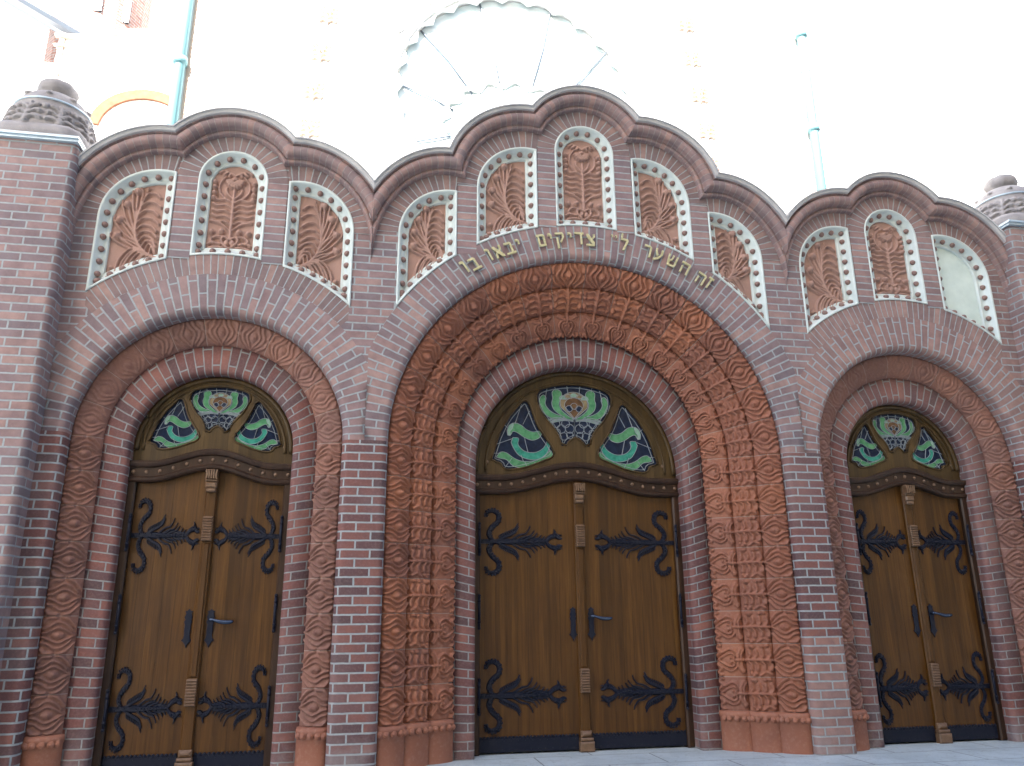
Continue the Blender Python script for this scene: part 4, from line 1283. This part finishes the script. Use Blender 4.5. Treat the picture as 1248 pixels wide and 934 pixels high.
for kx in range(9):
    a0 = radians(-8 + 196 * kx / 9); a1 = radians(-8 + 196 * (kx + 1) / 9); am = (a0 + a1) / 2
    c = spline([(hub[0] + .92 * cos(a0), .14, hub[1] + .70 * sin(a0)), (hub[0] + 1.03 * cos(am), .12, hub[1] + .80 * sin(am)), (hub[0] + .92 * cos(a1), .14, hub[1] + .70 * sin(a1))], 10)
    b2 = MB(); b2.tube([tuple(p) for p in c], .028, n=6)
    put('petal_arch', b2.mesh('petal_arch', M['plaster'], smooth=True), win)
# flower ornaments beside it
def flower_mesh():
    Ws, Hs = .42, .46; S = []; c = Ws / 2
    for s in (-1, 1):
        for i in range(4):
            z = .06 + .09 * i
            S.append(([(c, z), (c + s * .07, z + .05), (c + s * .13, z + .03), (c + s * .17, z + .07)], .010, .018, .05))
        S.append(([(c + s * .02, .30), (c + s * .09, .36), (c + s * .05, .43)], .012, .016, .05))
    S.append(([(c, .02), (c, .44)], .02, .014, .05))
    Z = hfield(60, 64, Ws, Hs, S, [(c, .24, .07, .07, .06), (c, .24, .03, .03, .09)])
    U, Vv = np.meshgrid(np.linspace(-.21, .21, 60), np.linspace(-.23, .23, 64), indexing='ij')
    P = np.stack([U, .012 - Z, Vv], -1)
    return grid_mesh('flower_ornament', P, M['orange'])
fm = flower_mesh()
for s in (-1, 1):
    for i, z in enumerate((6.35, 6.92, 7.48, 8.06, 8.66, 9.25)):
        put('flower_ornament', fm, syn, (s * (2.685 - max(0, z - 7.3) * .10), 0, z), scale=(.74, 1, .74))
# copper rainwater pipes with toothed brick quoins beside them
for s in (-1, 1):
    b2 = MB(); x = s * 4.27
    b2.tube([(x, -.09, 4.2), (x, -.09, 15.4)], .062, n=14)
    for z in (6.0, 7.6, 9.2, 10.8): b2.tube([(x, -.09, z), (x, -.09, z + .09)], .085, n=14)
    pp = put('rainwater_pipe', b2.mesh('rainwater_pipe', M['copper'], smooth=True), syn)
    b2 = MB()
    for i in range(90):
        z = 4.2 + i * .12
        b2.box(*sorted((s * (4.14 - .03 * (i % 2)), s * 4.20)), -.012, .02, z, z + .075)
    b2.box(*sorted((s * 4.17, s * 4.21)), -.010, .02, 4.2, 15)
    put('brick_quoin', b2.mesh('brick_quoin', M['orange']), syn)
# side wings
def wing(s):
    o = [(s * 4.3, 4.0 - 4), (s * 6.38, 0), (s * 6.38, 9.02), (s * 6.1, 9.05), (s * 5.6, 9.2), (s * 5.2, 9.27), (s * 4.9, 9.24), (s * 4.3, 9.1)]
    put('side_wing', flat_mesh('side_wing', [o], 1.5, 5, M['plaster']), syn)
    for dz, th in ((.0, .035), (-.16, .022)) if s < 0 else ():
        b2 = MB(); c = spline([(s * 6.42, 1.47, 9.03 + dz), (s * 6.1, 1.47, 9.06 + dz), (s * 5.6, 1.47, 9.20 + dz), (s * 5.2, 1.47, 9.27 + dz), (s * 4.5, 1.47, 9.18 + dz)], 24)
        b2.tube([tuple(p) for p in c], th, n=8); put('string_course', b2.mesh('string_course', M['orange'], smooth=True), syn)
    if s > 0: return
    cx = s * 5.08
    oo = arc(cx, 7.60, .74, .68, 90 - 85, 90 + 85, 30); ii = arc(cx, 7.60, .60, .53, 90 + 85, 90 - 85, 30)
    put('window_arch', flat_mesh('window_arch', [oo + ii], 1.46, 1.6, M['arch_orange']), syn)
    b2 = MB()
    for i in range(14): b2.box(*sorted((s * 6.30, s * (6.36 + .02 * (i % 2)))), 1.475, 1.52, 7.6 + i * .11, 7.67 + i * .11)
    b2.box(*sorted((s * 6.30, s * 6.36)), 1.48, 1.52, 7.6, 9.1)
    put('brick_quoin', b2.mesh('brick_quoin', M['orange']), syn)
wing(-1); wing(1)
# roof edge and brick turret seen past the left wing
mb = MB()
V = [(-14, 3.0, 14.4), (-6.55, 3.0, 10.22), (-6.55, 3.06, 10.16), (-14, 3.06, 14.34), (-14, 5.5, 15.4), (-6.55, 5.5, 11.2)]
mb.add(V, [(0, 1, 2, 3), (0, 4, 5, 1)])
mb.tube([(-14, 2.95, 14.15), (-6.9, 2.95, 10.17)], .03, n=6)
put('roof_edge', mb.mesh('roof_edge', M['roofmetal']), syn)
mb = MB(); mb.box(-16, -5, 6.6, 8, 0, 17); mb.box(-14, -6.6, 3.3, 6, 0, 9.9); mb.box(6.3, 18, 2.2, 8, 0, 17); mb.box(-5, 6.3, 5.5, 8, 0, 15)
put('rear_wall', mb.mesh('rear_wall', M['plaster']), syn)
mb = MB()
mb.lathe([(.85, 8.0), (.85, 13.2), (.78, 13.4), (.40, 14.2), (.02, 15)], cx=-7.35, cy=5.3, n=20)
tur = put('turret', mb.mesh('turret', M['salmon'], uvf=lambda v: (math.atan2(v[1] - 5.3, v[0] + 7.35) * .85, v[2])), syn)
for zz, dx in ((12.0, .2), (12.0, .62)):
    b2 = MB(); yy = 5.3 - sqrt(.86 ** 2 - dx * dx) - .02
    b2.box(-7.35 + dx - .07, -7.35 + dx + .07, yy, yy + .06, zz, zz + .6); put('slit_window', b2.mesh('slit_window', M['wglass']), tur)

# ------------------------------------------------------------------ ground
mb = MB(); mb.add([(-300, -300, -.02), (300, -300, -.02), (300, 300, -.02), (-300, 300, -.02)], [(0, 1, 2, 3)])
g = put('ground', mb.mesh('ground', M['asphalt'])); g['kind'] = 'structure'
mb = MB(); mb.box(-40, 14, -13, .8, -.10, 0.0)  # extended left out of view so its sunlit part brightens the right jambs
g = put('pavement', mb.mesh('pavement', M['paving'])); g['kind'] = 'structure'

# ------------------------------------------------------------------ added unseen house block, shaped to keep the sun off the portal
hs = thing('shade_house', 'added unseen ochre house block that shades the portal', 'house', (5, -19, 0))
mb = MB(); mb.box(-17.0, 22, -5, 5, 0, 17.9); put('wall', mb.mesh('wall', M['ochre']), hs)
mb = MB(); mb.add([(-17.3, 5.2, 17.9), (22.3, 5.2, 17.9), (22.3, -5.2, 17.9), (-17.3, -5.2, 17.9), (-17.3, 0, 20.2), (22.3, 0, 20.2)], [(0, 4, 5, 1), (2, 5, 4, 3), (1, 5, 2), (3, 4, 0), (0, 1, 2, 3)])
put('roof', mb.mesh('roof', M['tile']), hs)
for fl in range(5):
    for c in range(13):
        b2 = MB(); b2.box(-16 + c * 2.85, -14.8 + c * 2.85, 4.98, 5.03, 1.0 + fl * 3.4, 2.9 + fl * 3.4)
        put('window', b2.mesh('window', M['wglass']), hs)

# ------------------------------------------------------------------ camera
p = dict(f=962.2862862534805, pitch=.29033499502432975, yaw=.18126216818656898, roll=-.009295998960310286, cx=-1.7481214824775397, cy=-5.900583412708942, cz=.9937285300146319)
cp, sp_ = cos(p['pitch']), sin(p['pitch']); cyw, syw = cos(p['yaw']), sin(p['yaw'])
fwd = np.array([syw * cp, cyw * cp, sp_]); right = np.array([cyw, -syw, 0.0]); up = np.cross(right, fwd)
c_, s_ = cos(p['roll']), sin(p['roll'])
r2 = c_ * right + s_ * up; u2 = -s_ * right + c_ * up
from mathutils import Matrix
cam = bpy.data.cameras.new('camera'); co_ = bpy.data.objects.new('camera', cam); COL.objects.link(co_)
mtx = Matrix(((r2[0], u2[0], -fwd[0], p['cx']), (r2[1], u2[1], -fwd[1], p['cy']), (r2[2], u2[2], -fwd[2], p['cz']), (0, 0, 0, 1)))
co_.matrix_world = mtx
cam.sensor_fit = 'HORIZONTAL'; cam.sensor_width = 36; cam.lens = p['f'] / 1248 * 36
cam.clip_start = .05; cam.clip_end = 2000
SC.camera = co_

# ------------------------------------------------------------------ light
AZ, EL = radians(-22), radians(38)                       # sun in front of the facade, to the right
sd = np.array([sin(AZ) * cos(EL), -cos(AZ) * cos(EL), sin(EL)])
sun = bpy.data.lights.new('sun', 'SUN'); sun.energy = 5.0; sun.angle = radians(.5); sun.color = (1, .96, .90)
so = bpy.data.objects.new('sun', sun); COL.objects.link(so)
from mathutils import Vector
so.rotation_euler = Vector(sd).to_track_quat('Z', 'Y').to_euler(); so.location = tuple(sd * 60)
w = bpy.data.worlds.new('World'); SC.world = w; w.use_nodes = True
nt = w.node_tree; bg = nt.nodes['Background']
sky = nt.nodes.new('ShaderNodeTexSky'); sky.sky_type = 'NISHITA'; sky.sun_disc = False
sky.sun_elevation = EL; sky.sun_rotation = math.atan2(sd[0], sd[1])
sky.air_density = 1.0; sky.dust_density = 2.0; sky.ozone_density = 1.0
nt.links.new(sky.outputs[0], bg.inputs['Color']); bg.inputs['Strength'].default_value = .085

vs = SC.view_settings
vs.view_transform = 'Standard'; vs.look = 'None'; vs.gamma = 1; vs.exposure = 2.95; vs.use_curve_mapping = False
SC.cycles.max_bounces = 6; SC.cycles.diffuse_bounces = 3; SC.cycles.glossy_bounces = 3
SC.cycles.use_denoising = True
